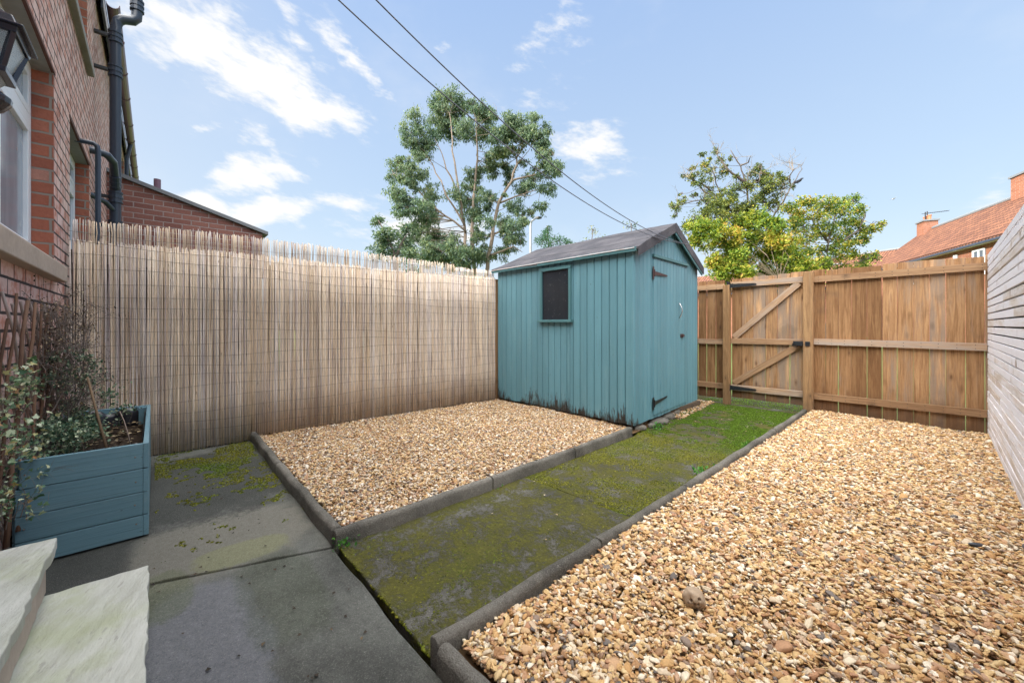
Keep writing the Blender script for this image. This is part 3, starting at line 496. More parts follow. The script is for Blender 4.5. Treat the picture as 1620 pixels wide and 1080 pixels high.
x, y = x[k], y[k]; dn = mossy(x, y) + .18 * np.exp(-((x + 1.17) / .10) ** 2) + .14 * np.exp(-((y - .75) / .25) ** 2) * (x < -1.35) + .10 * np.exp(-((x + 2.10) / .09) ** 2) - .12 * np.exp(-((x + 1.75) / .15) ** 2 - ((y - 1.6) / .5) ** 2)
k = dn > .625 + rng.uniform(-.09, .09, len(x)); x, y = x[k], y[k]
q = np.stack([x, y, np.full(len(x), .0)], 1)
x2 = rng.uniform(-4.55, -2.5, 22000); y2 = rng.uniform(.0, .68, 22000); k = ((mossy(x2, y2) + .30 * np.exp(-((y2 - .40) / .30) ** 2 - ((x2 + 4.3) / .35) ** 2) + .22 * np.exp(-((x2 + 3.85) / .35) ** 2 - ((y2 - .42) / .15) ** 2)) >.72); q = np.concatenate([q, np.stack([x2[k], y2[k], np.zeros(k.sum())], 1)])
stones('moss', q, rng.uniform(.45, 1.25, len(q)), mm, 21.0, .0062, 'yellow green moss growing over the concrete path and patio edge', 'moss', 4)

SHAPES = {'kite': [(0, 0), (.45, .5), (1, 0), (.45, -.5)], 'oval': [(0, 0), (.25, .45), (.65, .42), (1, 0), (.65, -.42), (.25, -.45)], 'ivy': [(.05, 0), (-.08, .28), (.18, .38), (.30, .58), (.48, .26), (1, 0), (.48, -.26), (.30, -.58), (.18, -.38), (-.08, -.28)]}
def leafmesh(name, mat, pts, size, aspect=.5, droop=0, parent=None, rn=None, flat=False, fold=.25, shape='kite'):
    """pts (n,3): small leaves of the given outline, folded along the midrib"""
    n = len(pts); a = rng.uniform(0, 2 * np.pi, n); el_ = rng.uniform(-1.1, 1.1, n) if not flat else rng.uniform(-.25, .25, n)
    if droop: el_ = -rng.uniform(.3, 1.5, n)
    d = np.stack([np.cos(a) * np.cos(el_), np.sin(a) * np.cos(el_), np.sin(el_)], 1); r = rng.normal(size=(n, 3))
    s_ = np.cross(d, r); s_ = s_ / (np.linalg.norm(s_, axis=1, keepdims=True) + 1e-9)
    if flat: s_ = np.stack([-np.sin(a), np.cos(a), rng.uniform(-.3, .3, n)], 1)
    nn = np.cross(d, s_); L_ = (size * rng.uniform(.6, 1.3, n))[:, None]; O = SHAPES[shape]; m = len(O)
    v = np.stack([pts + d * L_ * u + s_ * L_ * aspect * w_ + nn * L_ * aspect * abs(w_) * fold for u, w_ in O], 1).reshape(-1, 3)
    me = bpy.data.meshes.new(name); me.vertices.add(m * n); me.vertices.foreach_set('co', v.astype(np.float32).ravel())
    tip = [i for i, (u, w_) in enumerate(O) if u == 1][0]; up_ = list(range(0, tip + 1)); dn_ = [0] + list(range(tip, m)); loc = up_ + dn_; nl = len(loc)
    idx = (np.arange(n)[:, None] * m + np.array(loc)).ravel(); me.loops.add(nl * n); me.loops.foreach_set('vertex_index', idx)
    st_ = (np.arange(n)[:, None] * nl + np.array([0, len(up_)])).ravel(); tt = np.tile([len(up_), len(dn_)], n)
    me.polygons.add(2 * n); me.polygons.foreach_set('loop_start', st_); me.polygons.foreach_set('loop_total', tt); me.update(calc_edges=True)
    at = me.attributes.new('rnd', 'FLOAT', 'POINT'); rn = rng.uniform(0, 1, n) if rn is None else rn; at.data.foreach_set('value', np.repeat(rn, m).astype(np.float32))
    me.materials.append(mat); o = bpy.data.objects.new(name, me); sc.collection.objects.link(o)
    if parent: o.parent = parent; o.location = -Vector(parent.location)
    return o
# fallen leaves and crumbs
lp = []
for _ in range(46): lp.append((random.uniform(-2.9, -1.3), random.uniform(-.1, .62), .004))
for _ in range(20): lp.append((random.uniform(-4.2, -2.9), random.uniform(.05, .6), .004))
for _ in range(30): lp.append((random.uniform(-2.3, -1.3), random.uniform(4.0, 6.0), .012))
for _ in range(14): lp.append((random.uniform(-2.0, -1.25), random.uniform(.9, 3.8), .014))
for _ in range(34): lp.append((random.uniform(-1.0, .2), random.uniform(1.4, 6.0), .066))
for _ in range(22): lp.append((random.uniform(-4.3, -2.3), random.uniform(.9, 3.6), .058))
lp = np.array(lp); rn = np.where((lp[:, 1] < .7) | (lp[:, 2] > .05), rng.uniform(0, .6, len(lp)), rng.uniform(.7, 1, len(lp)))
tag(leafmesh('leaf_litter', M['litter'], lp, .016, .8, flat=True, rn=rn, fold=.5), 'scattered dead leaves lying on the patio and the path', 'leaves', kind='stuff')
# grass behind the gate, sunlight put into its bright colour
gx = rng.uniform(-2.55, -1.2, 9000); gy = rng.uniform(6.18, 6.75, 9000); 
tag(leafmesh('grass', M['grass'], np.stack([gx, gy, np.full(9000, -.02)], 1), .030, .15, rn=None), 'bright green grass and moss showing beneath the gate', 'grass', kind='stuff')

# ---------------------------------------------------------------- kerbs
def kerb(p0, p1, label, hgt=.078, wid=.052, z0=-.03, tilt=0):
    p0, p1 = Vector((*p0, 0)), Vector((*p1, 0)); d = (p1 - p0).normalized(); s_ = Vector((-d.y, d.x, 0)); n = max(2, int((p1 - p0).length / .06)); prof = []
    hw = wid / 2
    for (u, h) in [(-hw, z0), (-hw, hgt - .022), (-hw * .8, hgt - .008), (-hw * .4, hgt - .001), (0, hgt), (hw * .4, hgt - .001), (hw * .8, hgt - .008), (hw, hgt - .022), (hw, z0)]: prof.append((u, h))
    vs = []; m = len(prof); wv = random.uniform(0, 9)
    for i in range(n + 1):
        c = p0 + (p1 - p0) * i / n; e = .004 * math.sin(i * .7 + wv)
        for (u, h) in prof: vs.append(c + s_ * (u + e + random.uniform(-.0012, .0012)) + Vector((0, 0, h + tilt * (i / n - .5) + random.uniform(-.0014, .0014))))
    fs = [(i * m + k, i * m + k + 1, (i + 1) * m + k + 1, (i + 1) * m + k) for i in range(n) for k in range(m - 1)] + [tuple(range(m - 1, -1, -1)), tuple(range(n * m, n * m + m))]
    mb = MB(); mb.add(vs, fs); o = mb.build('kerb_edging', M['kerb'], smooth=True, origin=tuple((p0 + p1) / 2)); b = o.modifiers.new('bevel', 'BEVEL'); b.width = .004; b.segments = 2; b.limit_method = 'ANGLE'; b.angle_limit = R(50)
    return tag(o, label, 'kerb', 'concrete edging stones round the gravel beds')
K = [((-4.60, .715), (-3.42, .70), 'round topped edging stone running out from the reed screen'), ((-3.405, .698), (-2.118, .695), 'round topped edging stone meeting the patio corner of the left gravel bed'),
     ((-2.09, .672), (-2.115, 1.70), 'edging stone on the left of the path, nearest the patio'), ((-2.118, 1.712), (-2.145, 2.62), 'middle edging stone between the path and the left gravel'), ((-2.147, 2.632), (-2.20, 3.60), 'edging stone ending at the near corner of the shed'),
     ((-2.50, 5.25), (-2.66, 6.0), 'grey edging stone tilted between shed and gate post'),
     ((-1.15, .69), (-1.158, 1.60), 'edging stone on the right of the path, nearest the camera'), ((-1.158, 1.612), (-1.165, 2.55), 'second edging stone along the right gravel bed'), ((-1.166, 2.56), (-1.18, 3.5), 'third edging stone along the right gravel bed'), ((-1.181, 3.51), (-1.20, 4.6), 'fourth edging stone along the right gravel bed'), ((-1.201, 4.61), (-1.225, 5.98), 'far edging stone reaching the gate post beside the right gravel'),
     ((-1.115, .705), (-.2, .72), 'edging stone crossing the bottom end of the right gravel bed')]
for a, b_, l in K: kerb(a, b_, l, hgt=.085 if b_[0] < -1.9 else .082)
# broken stones along the foot of the shed
for i, (x, y, s_, lb) in enumerate([(-2.25, 3.86, .085, 'rounded rubble stone under the near corner of the shed'), (-2.21, 4.05, .06, 'small rubble stone second from the shed corner'), (-2.27, 4.30, .15, 'largest flat rubble slab along the shed foot'), (-2.33, 4.62, .13, 'cracked rubble slab under the shed door'), (-2.38, 4.90, .10, 'farthest rubble stone under the shed door')]):
    bm = bmesh.new(); bmesh.ops.create_icosphere(bm, subdivisions=3, radius=1)
    for v in bm.verts: k = 1 + .35 * (float(vnoise(v.co.x * 2 + i * 5, v.co.y * 2 + v.co.z, 1.3, i)) - .5); v.co = Vector((v.co.x * s_ * .75 * k, v.co.y * s_ * k, max(-.3, min(.75, v.co.z)) * s_ * .55 * k if s_ < .1 else max(-.3, min(.6, v.co.z)) * .05))
    me = bpy.data.meshes.new('rubble_stone'); bm.to_mesh(me); bm.free(); me.materials.append(M['kerb']); me.polygons.foreach_set('use_smooth', [True] * len(me.polygons))
    o = bpy.data.objects.new('rubble_stone', me); sc.collection.objects.link(o); o.location = (x, y, .015); tag(o, lb, 'stone', 'rubble stones along the shed foot')
# stone with holes, dark pebble, green leaf on gravel
bm = bmesh.new(); bmesh.ops.create_icosphere(bm, subdivisions=5, radius=1); holes = [Vector(h).normalized() for h in ((.55, -.75, .35), (.25, -.9, .25), (.40, -.9, -.1), (.75, -.6, .05), (.60, -.70, -.25), (-.1, -.9, .35), (.5, -.5, .75))]
for v in bm.verts:
    n_ = v.co.normalized(); k = 1 + .25 * (float(vnoise(n_.x * 1.5 + 3, n_.y * 1.5 + n_.z, 1.2, 4)) - .5)
    for h_ in holes:
        a_ = n_.angle(h_)
        if a_ < .16: k -= .38 * (1 - (a_ / .16) ** 4)
    v.co = Vector((n_.x * .040, n_.y * .034, n_.z * .040)) * k
me = bpy.data.meshes.new('holed_stone'); bm.to_mesh(me); bm.free(); me.polygons.foreach_set('use_smooth', [True] * len(me.polygons)); me.materials.append(plain('holed_stone_face', (.36, .27, .19), .8, .2, .4, 60, bs=.5))
o = bpy.data.objects.new('holed_stone', me); sc.collection.objects.link(o); o.location = (-.66, 1.53, .078); o.rotation_euler = (.2, .3, .1); tag(o, 'pale brown stone pierced with small holes sitting on the gravel', 'stone')
bm = bmesh.new(); bmesh.ops.create_icosphere(bm, subdivisions=3, radius=1)
for v in bm.verts: v.co = Vector((v.co.x * .030, v.co.y * .014, v.co.z * .010)) * (1 + .3 * (float(vnoise(v.co.x, v.co.y + v.co.z, 2, 7)) - .5))
me = bpy.data.meshes.new('dark_pebble'); bm.to_mesh(me); bm.free(); me.materials.append(plain('dark_flint', (.03, .035, .045), .35, .5, .3)); me.polygons.foreach_set('use_smooth', [True] * len(me.polygons))
o = bpy.data.objects.new('dark_pebble', me); sc.collection.objects.link(o); o.location = (.075, 2.93, .066); o.rotation_euler = (0, 0, .5); tag(o, 'shiny black flint pebble on the gravel near the slatted fence', 'pebble')
# ---------------------------------------------------------------- reed screen and the old fence behind it
RX0, RY0, RX1, RY1 = -4.585, -.50, -4.47, 3.70
def rx(y): return RX0 + (RX1 - RX0) * (y - RY0) / (RY1 - RY0) + .010 * math.sin(y * 2.3) + .005 * math.sin(y * 5.1)
t = thing('timber_fence', 'dark old timber fence hidden behind the reed screen with a brown post beside the shed', 'fence', (-4.62, 1.6, 0))
mb = MB(); y = RY0
while y < 3.78:
    mb.box((rx(y) - .085, y + .07, .86), (.018, .135, 1.72)); y += .145
mb.build('boards', M['darkwood'], t)
mb = MB()
for z in (.35, 1.1, 1.62): mb.beam((rx(RY0) - .06, RY0, z), (rx(3.75) - .06, 3.75, z), .07, .03)
mb.build('rail', M['darkwood'], t)
for yy in (1.5,): mb = MB(); mb.box((rx(yy) - .14, yy, .86), (.08, .08, 1.74)); mb.build('post', M['darkwood'], t)
mb = MB(); mb.box((-4.515, 3.73, .90), (.085, .06, 1.78)); mb.build('post', M['post'], t, bevel=.004)
t = thing('reed_screen', 'split reed screening roll wired along the left boundary, thin and see-through at its top', 'screen', (-4.55, 1.6, 0))
def reeds(name, dx, top, bot, pitch, miss, lean, r0, wav):
    mb = MB(); y = RY0 + .01
    while y < RY1 - .02:
        y += pitch * random.uniform(.6, 1.4)
        if random.random() < miss(y): continue
        x = rx(y) + dx + random.uniform(-.004, .004); r = r0 * random.uniform(.55, 1.35)
        zt = top(y) + random.gauss(0, .008); zb = bot(y) + random.uniform(0, .02); ly = random.gauss(lean, .006); n = 5; wob = random.uniform(-.004, .004)
        pts = [(x + wob * math.sin(k * 1.6), y + ly * (k / (n - 1)) * (zt - zb) + wob * math.cos(k * 2.1 + y * 9), zb + (zt - zb) * k / (n - 1)) for k in range(n)]
        mb.tube(pts, [r, r * .98, r * .95, r * .9, r * .8], seg=5, rnd=random.betavariate(2.3, 2.3))
    return mb.build(name, M['reed'], t, smooth=True)
gnd = lambda y: .0 if y < .7 else .035
reeds('reeds', 0.0, lambda y: 1.79 + .012 * math.sin(y * 2.1), gnd, .0046, lambda y: .01, 0, .0036, 0)
reeds('reeds', -.016, lambda y: 1.76, gnd, .0062, lambda y: .02, .004, .0046, 0)
reeds('reeds', -.032, lambda y: 1.955 + .02 * math.sin(y * 1.3 + .5) + (-.03 if 3.0 < y else 0), lambda y: 1.60, .0098, lambda y: .08 + .14 * float(vnoise(y, 3.0, 2.5, 9)), .006, .0044, 0)
for i in range(19):
    z = .06 + i * .1; pts = []
    for k in range(60):
        yy = RY0 + (RY1 - RY0) * k / 59; pts.append((rx(yy) + (.0065 if z < 1.79 else -.026), yy, z + .016 * math.sin(yy * 1.7 + i * 1.3) + .008 * math.sin(yy * 6 + i)))
    mb = MB(); mb.tube(pts, .0012, seg=4); mb.build('binding_wire', M['line'], t)

# ---------------------------------------------------------------- boarded fence and gate
def FY(x): return 6.105 + (x + 2.2) * (.055 / 2.44)
FT = [(-4.6, 1.79), (-2.2, 1.775), (-1.2, 1.80), (.24, 1.815)]
def ftop(x): return float(np.interp(x, [p[0] for p in FT], [p[1] for p in FT]))
def boards(mb, x0, x1, wd, gap, zb, dy=0, zt=None):
    x = x0; k = 0
    while x < x1 - .02:
        w_ = min(wd * random.uniform(.93, 1.07), x1 - x); g_ = gap * random.choice([.3, .5, 1.0, 1.6, 2.0]); xm = x + w_ / 2
        top = (zt or ftop(xm)) + random.uniform(-.008, .008); c = Vector((xm, FY(xm) + .032 + dy + random.uniform(-.002, .002), (zb + top) / 2))
        Mx = Matrix.Rotation(random.gauss(0, .0022), 3, 'Y'); mb.box(c, (w_ - g_, .019, top - zb), Mx, 2, rnd=random.uniform(0, 1)); x += w_; k += 1
def rail(par, x0, x1, z0, z1, wid=.075, thk=.032, dy=0, lab=None):
    mb = MB(); mb.beam((x0, FY(x0) + dy, z0), (x1, FY(x1) + dy, z1), wid, thk)
    x = x0 + .05
    while x < x1:
        for dz in (-.018, .018): mb.lathe((x, FY(x) + dy - thk / 2 - .0004, z0 + (z1 - z0) * (x - x0) / (x1 - x0) + dz), [(.0045, .001), (.0032, -.0014)], 6, 'Y', mi=1)
        x += .128 * random.uniform(.92, 1.08)
    return mb.build('rail', [M['rail'], M['iron']], par, label=lab)
t = thing('board_fence', 'brown vertical board fence with three rails between the gate and the slatted fence', 'fence', (-.5, 6.13, 0))
mb = MB(); boards(mb, -1.19, .32, .128, .0038, .03); mb.build('boards', M['fence'], t, bevel=.0015)
rail(t, -1.165, .225, 1.69, 1.705); rail(t, -1.165, .225, .915, .90); rail(t, -1.165, .225, .235, .235)
mb = MB(); mb.box((-1.215, 6.105, .89), (.10, .09, 1.80)); mb.build('post', M['post'], t, bevel=.005)
t = thing('board_fence', 'short length of board fence behind the shed, left of the gate hinges', 'fence', (-3.2, 6.08, 0))
mb = MB(); boards(mb, -4.7, -2.20, .13, .006, .06); mb.build('boards', M['fence'], t, bevel=.0015)
rail(t, -4.7, -2.21, 1.665, 1.675); rail(t, -4.7, -2.21, .88, .88); rail(t, -4.7, -2.21, .24, .24)
mb = MB(); mb.box((-2.165, 6.085, .84), (.085, .085, 1.70)); mb.build('post', M['post'], t, bevel=.005)
gt = thing('garden_gate', 'ledged and braced brown timber gate with black strap hinges and a black bolt', 'gate', (-2.12, 6.1, 0))
mb = MB(); boards(mb, -2.118, -1.272, .142, .005, .095); mb.build('boards', M['fence'], gt, bevel=.0015)
for z in (1.69, .895, .235):
    mb = MB(); mb.beam((-2.118, FY(-2.118), z), (-1.275, FY(-1.275), z + .005), .078, .030); mb.build('rail', M['rail'], gt, bevel=.003)
for z0, z1 in ((.945, 1.655), (.30, .86)):
    mb = MB(); xa, xb = -2.08, -1.32; mb.beam((xa, FY(xa) + .001, z0), (xb, FY(xb) + .001, z1), .078, .026); mb.build('brace', M['rail'], gt, bevel=.003)
for z in (1.675, .235):
    mb = MB(); yy = 6.10 - .021; mb.box((-2.145, yy - .026, z), (.030, .006, .13)); mb.prism([(-2.125, yy, z - .030), (-1.80, yy + .006, z - .014), (-1.785, yy + .006, z), (-1.80, yy + .006, z + .014), (-2.125, yy, z + .030)], (0, -.006, 0))
    mb.tube([(-2.126, yy - .008, z - .05), (-2.126, yy - .008, z + .05)], .008, 10)
    for q in (-2.08, -1.98, -1.86): mb.lathe((q, yy - .006, z), [(.007, 0), (.006, -.004), (.002, -.006)], 8, 'Y')
    mb.build('hinge', M['iron'], gt)
mb = MB(); yy = 6.115 - .02
mb.box((-1.315, yy - .004, .885), (.12, .006, .060)); mb.box((-1.215, yy - .042, .885), (.05, .006, .055)); 
mb.tube([(-1.37, yy - .022, .885), (-1.19, yy - .022, .885)], .013, 10)
for q in (-1.345, -1.29, ): mb.box((q, yy - .020, .885), (.016, .034, .046))
mb.tube([(-1.345 + .03 * math.cos(a / 16 * 2 * math.pi), yy - .032, .868 + .030 * math.sin(a / 16 * 2 * math.pi)) for a in range(17)], .0045, 6)
mb.box((-1.31, yy - .034, .885), (.085, .030, .05)); mb.build('bolt', M['iron'], gt, bevel=.002)

# ---------------------------------------------------------------- grey slatted fence on the right
def SX(y): return .335 - .0175 * y
t = thing('slatted_fence', 'pale weathered horizontal slat fence running along the right boundary', 'fence', (.3, 3, 0))
mb = MB(); z = .04; k = 0; STOP = 1.815
ys0, ys1 = -.5, 6.165
while z < STOP - .02:
    h_ = .0540; g_ = .0115 if z > .95 else .0085
    cuts = [ys0] + sorted(random.uniform(.2, 5.8) for _ in range(2 if random.random() < .5 else 1)) + [ys1]
    for a, b_ in zip(cuts, cuts[1:]):
        jz = random.gauss(0, .0012); mb.beam((SX(a) + .011 + random.gauss(0, .0012), a + .001, z + h_ / 2 + jz), (SX(b_) + .011 + random.gauss(0, .0012), b_ - .001, z + h_ / 2 + jz * .3), h_, .018)
    z += h_ + g_
mb.build('slats', M['slat'], t, bevel=.0025)
for yy in (.4, 2.25, 4.1, 6.0): mb = MB(); mb.box((SX(yy) + .065, yy, .91), (.07, .07, 1.80)); mb.build('post', M['darkwood'], t)
mb = MB(); mb.beam((SX(ys0) + .105, ys0, .9), (SX(ys1) + .105, ys1, .9), 1.74, .006); mb.build('backing', M['darkwood'], t)

# ---------------------------------------------------------------- shed
N_, W_, F_, B_ = Vector((-2.215, 3.70, 0)), Vector((-4.425, 3.71, 0)), Vector((-2.40, 5.64, 0)), Vector((-4.60, 5.65, 0))
sh = thing('garden_shed', 'teal painted tongue and groove timber shed with a felt roof', 'shed', (-3.4, 4.6, 0))
ZB = .075; ZE = 1.905; ZA = 2.30
def wallrun(name, P, Q, n_out, topf, holes=(), bw=.108):
    d = (Q - P); L = d.length; d.normalize(); n = round(L / bw); bw = L / n; mb = MB()
    iv = []
    for k in range(n):
        cuts = [k * bw + .0018] + [q for H in holes for q in H[:2] if k * bw + .012 < q < (k + 1) * bw - .012] + [(k + 1) * bw - .0018]; r = random.random(); iv += [(p, q, r) for p, q in zip(cuts, cuts[1:])]
    for a, b_, r in iv:
        segs = [(ZB + random.uniform(-.006, .006), None)]
        zs = [(segs[0][0], None)]
        for (h0, h1, z0, z1) in holes:
            if a < h1 - .004 and b_ > h0 + .004: zs = [(segs[0][0], z0), (z1, None)]
        for (z0, z1) in zs:
            pa, pb = P + d * a, P + d * b_; ta = z1 if z1 else topf(a / L); tb = z1 if z1 else topf(b_ / L)
            c = .006
            prof = []
            # board with chamfered edges: front face set out from the grooves
            f0 = n_out * .0; f1 = n_out * .009
            pts = [pa + f0, pa + d * c + f1, pb - d * c + f1, pb + f0, pb - n_out * .01, pa - n_out * .01]
            tops = [ta, ta, tb, tb, tb, ta]
            vs = [Vector((p.x, p.y, z0)) for p in pts] + [Vector((p.x, p.y, zt)) for p, zt in zip(pts, tops)]
            gs = [(v.z, (v - P).dot(d), (v - P).dot(n_out)) for v in vs]
            mb.add(vs, [tuple(range(5, -1, -1)), tuple(range(6, 12))] + [(i, (i + 1) % 6, 6 + (i + 1) % 6, 6 + i) for i in range(6)], gs, r)
    return mb.build(name, M['teal'], sh)
nS = Vector((0, -1, 0)); nE = Vector((.995, .095, 0)).normalized()
gable = lambda f: ZE + .01 + (ZA - ZE) * (1 - abs(f - .5) * 2)
wx0, wx1, wz0, wz1 = -3.525, -3.068, 1.185, 1.81
L1 = (N_ - W_).length
wallrun('wall', W_, N_, nS, lambda f: ZE, holes=[(wx0 - W_.x, wx1 - W_.x, wz0, wz1)], bw=.0985)
dE = (F_ - N_).normalized(); LE = (F_ - N_).length
wallrun('wall', N_, F_, nE, gable, bw=.098)
wallrun('wall', B_, W_, -nE, gable, bw=.12); wallrun('wall', F_, B_, -nS, lambda f: ZE, bw=.12)
mb = MB(); c = (N_ + W_ + F_ + B_) / 4; mb.box((c.x, c.y, .05), (2.15, 1.85, .05)); mb.build('floor', M['darkwood'], sh)
# corner strip
mb = MB(); mb.box((N_.x - .012, N_.y - .006, (ZB + ZE) / 2), (.026, .022, ZE - ZB)); mb.build('corner_strip', M['teal'], sh)
# window
fr = MB(); fy = 3.70 - .018
fr.beam((wx0 - .026, fy, wz1 + .008), (wx1 + .026, fy, wz1 + .008), .038, .022); fr.beam((wx0 - .05, fy - .008, wz0 - .015), (wx1 + .05, fy - .008, wz0 - .015), .030, .045)
fr.beam((wx0 - .008, fy, wz0), (wx0 - .008, fy, wz1 - .014), .034, .022, up=(1, 0, 0)); fr.beam((wx1 + .008, fy, wz0), (wx1 + .008, fy, wz1 - .014), .034, .022, up=(1, 0, 0))
wf = fr.build('window', M['tealtrim'], sh, bevel=.002)
mb = MB(); mb.box(((wx0 + wx1) / 2, 3.70 - .006, (wz0 + wz1) / 2), (wx1 - wx0, .004, wz1 - wz0)); o = mb.build('pane', M['shedglass']); o.parent = wf; o.location = (0, 0, 0)
# door on the gable: frame lines, lintel strip, hinges, handle, hasp
def E(s, z, out=0): p = N_ + dE * s + nE * (.010 + out); return Vector((p.x, p.y, z))
s0, s1 = .44, 1.50
mb = MB(); mb.beam(E(s0 - .02, 1.895, .014), E(s1 + .03, 1.905, .014), .035, .030, up=(0, 0, 1)); mb.build('drip_strip', M['tealtrim'], sh, bevel=.003)
dr = MB()
nb = 11
for k in range(nb):
    a = s0 + (s1 - s0) * k / nb + .001; b_ = s0 + (s1 - s0) * (k + 1) / nb - .001; r = random.random()
    pts = [E(a, .115, .0), E(a + .004, .115, .010), E(b_ - .004, .115, .010), E(b_, .115, .0)]; dr.prism(pts, (0, 0, 1.745), rnd=r, gdir=(0, 0, 1)) if False else None
    vs = pts + [p + Vector((0, 0, 1.745)) for p in pts]; gs = [(v.z, (v - N_).dot(dE), 0) for v in vs]
    dr.add(vs, [(3, 2, 1, 0), (4, 5, 6, 7)] + [(i, (i + 1) % 4, 4 + (i + 1) % 4, 4 + i) for i in range(4)], gs, r)
door = dr.build('door', M['teal'], sh)
def sub(o): o.parent = door; o.location = (0, 0, 0)
for z, mt, up in ((1.70, 'rust', 0), (.245, 'iron', .025)):
    mb = MB(); mb.beam(E(s0 - .012, z - .07, .014), E(s0 - .012, z + .07, .014), .030, .006, up=tuple(dE)); 
    mb.prism([E(s0 + .01, z - .022, .016), E(s0 + .36, z + up * 1.2 - .008, .016), E(s0 + .38, z + up * 1.3, .016), E(s0 + .36, z + up * 1.2 + .008, .016), E(s0 + .01, z + .022, .016)], tuple(nE * .005))
    mb.tube([E(s0 + .003, z - .04, .02), E(s0 + .003, z + .04, .02)], .007, 8); sub(mb.build('hinge', M[mt], None))
mb = MB(); mb.tube([E(1.20, 1.30 + .19 * k / 12 - .095, .018 + .035 * math.sin(math.pi * k / 12)) for k in range(13)], .007, 8); sub(mb.build('handle', M['steel'], None, smooth=True))
mb = MB(); mb.beam(E(1.25, .985, .014), E(1.36, .985, .014), .045, .006); mb.beam(E(1.28, .985, .025), E(1.34, .985, .025), .030, .022); sub(mb.build('hasp', M['rust'], None, bevel=.003))
# roof: two felted slopes with thickness, fascia, bargeboards
rf = MB(); ov = .075; ovs = .06
ap0, ap1 = (N_ + F_) / 2 + nE * ov, (W_ + B_) / 2 - nE * ov
apz = ZA + .055
def slope(Pf, Pb, sgn):
    e0 = Pf + nE * ov - dE * sgn * ovs; e1 = Pb - nE * ov - dE * sgn * ovs; ez = ZE + .015
    ns_ = 14; nu = 5; vs = []; gs = []
    for i in range(ns_ + 1):
        for j in range(nu + 1):
            a = i / ns_; b_ = j / nu; p = (e0 * (1 - a) + e1 * a) * (1 - b_) + (ap0 * (1 - a) + ap1 * a) * b_
            zz = ez + (apz - ez) * b_ + .006 * math.sin(a * 9 + j) + random.uniform(-.003, .003) - (.012 * math.sin(math.pi * a) if j == 0 else 0)
            vs.append(Vector((p.x, p.y, zz))); gs.append((a * 2.3, b_ * 1.05, 0))
    k = len(vs); vs2 = vs + [v - Vector((0, 0, .022)) for v in vs]; gs2 = gs + gs; m = nu + 1
    fs = [(i * m + j, (i + 1) * m + j, (i + 1) * m + j + 1, i * m + j + 1) for i in range(ns_) for j in range(nu)]
    fs += [tuple(k + q for q in reversed(f)) for f in fs]
    ring = [j for j in range(m)] + [i * m + nu for i in range(1, ns_ + 1)] + [ns_ * m + j for j in range(nu - 1, -1, -1)] + [i * m for i in range(ns_ - 1, 0, -1)]
    fs += [(ring[q], ring[(q + 1) % len(ring)], k + ring[(q + 1) % len(ring)], k + ring[q]) for q in range(len(ring))]
    rf.add(vs2, fs, gs2, .5)
slope(N_, W_, 1); slope(F_, B_, -1); roof = rf.build('roof', M['felt'], sh)
# felt turned down over the gable edge
mb = MB()
for (P0, sg) in ((N_, 1), (F_, -1)):
    e = P0 + nE * (ov - .004) - dE * sg * ovs; a_ = ap0 - nE * .004
    ez = ZE + .013; az_ = apz - .004; dd = .095
    pts = [(e.x, e.y, ez), (a_.x, a_.y, az_), (a_.x, a_.y, az_ - dd * 1.15), (e.x, e.y, ez - dd)]
    mb.prism(pts, tuple(nE * .006))
o = mb.build('felt_edge', M['felt']); o.parent = roof; o.location = (0, 0, 0)
mb = MB(); e0 = N_ + nE * (ov - .02); e1 = W_ - nE * ov; mb.beam((e0.x, e0.y - .05, ZE - .005), (e1.x, e1.y - .05, ZE - .012), .045, .018); o = mb.build('fascia', M['tealtrim']); o.parent = roof; o.location = (0, 0, 0)
mb = MB(); mb.beam((e0.x - .02, e0.y - .064, ZE + .008), (e1.x, e1.y - .064, ZE + .002), .008, .006); o = mb.build('drip_batten', M['slat']); o.parent = roof; o.location = (0, 0, 0)
mb = MB(); a_ = ap0 - nE * .012; e = F_ + nE * (ov - .012) + dE * (ovs * .4); mb.beam((a_.x, a_.y, apz - .115), (e.x, e.y, ZE - .075), .05, .015, up=(0, 0, 1)); o = mb.build('bargeboard', M['tealtrim']); o.parent = roof; o.location = (0, 0, 0)

# ---------------------------------------------------------------- cables from the house to the shed
def cable(f, x0, k, label):
    ys = np.linspace(-.515, 4.95, 60); pts = [(x0 + k * (y + .5), y, f(y)) for y in ys]; mb = MB(); mb.tube(pts, .0036, 6)
    tag(mb.build('cable', M['cable'], smooth=True, origin=pts[0]), label, 'cable', 'overhead cables from the house to the shed')
cable(lambda y: 2.722 - .2883 * (y - .6717) + .0569 * (y - .6717) * (y - 2.354), -1.98, -.0403, 'overhead cable starting farther left at the top of the picture, sagging lower')
cable(lambda y: 2.683 - .2285 * (y - .7914) + .0511 * (y - .7914) * (y - 3.1236), -1.75, -.0833, 'overhead cable starting farther right at the top of the picture, running higher')

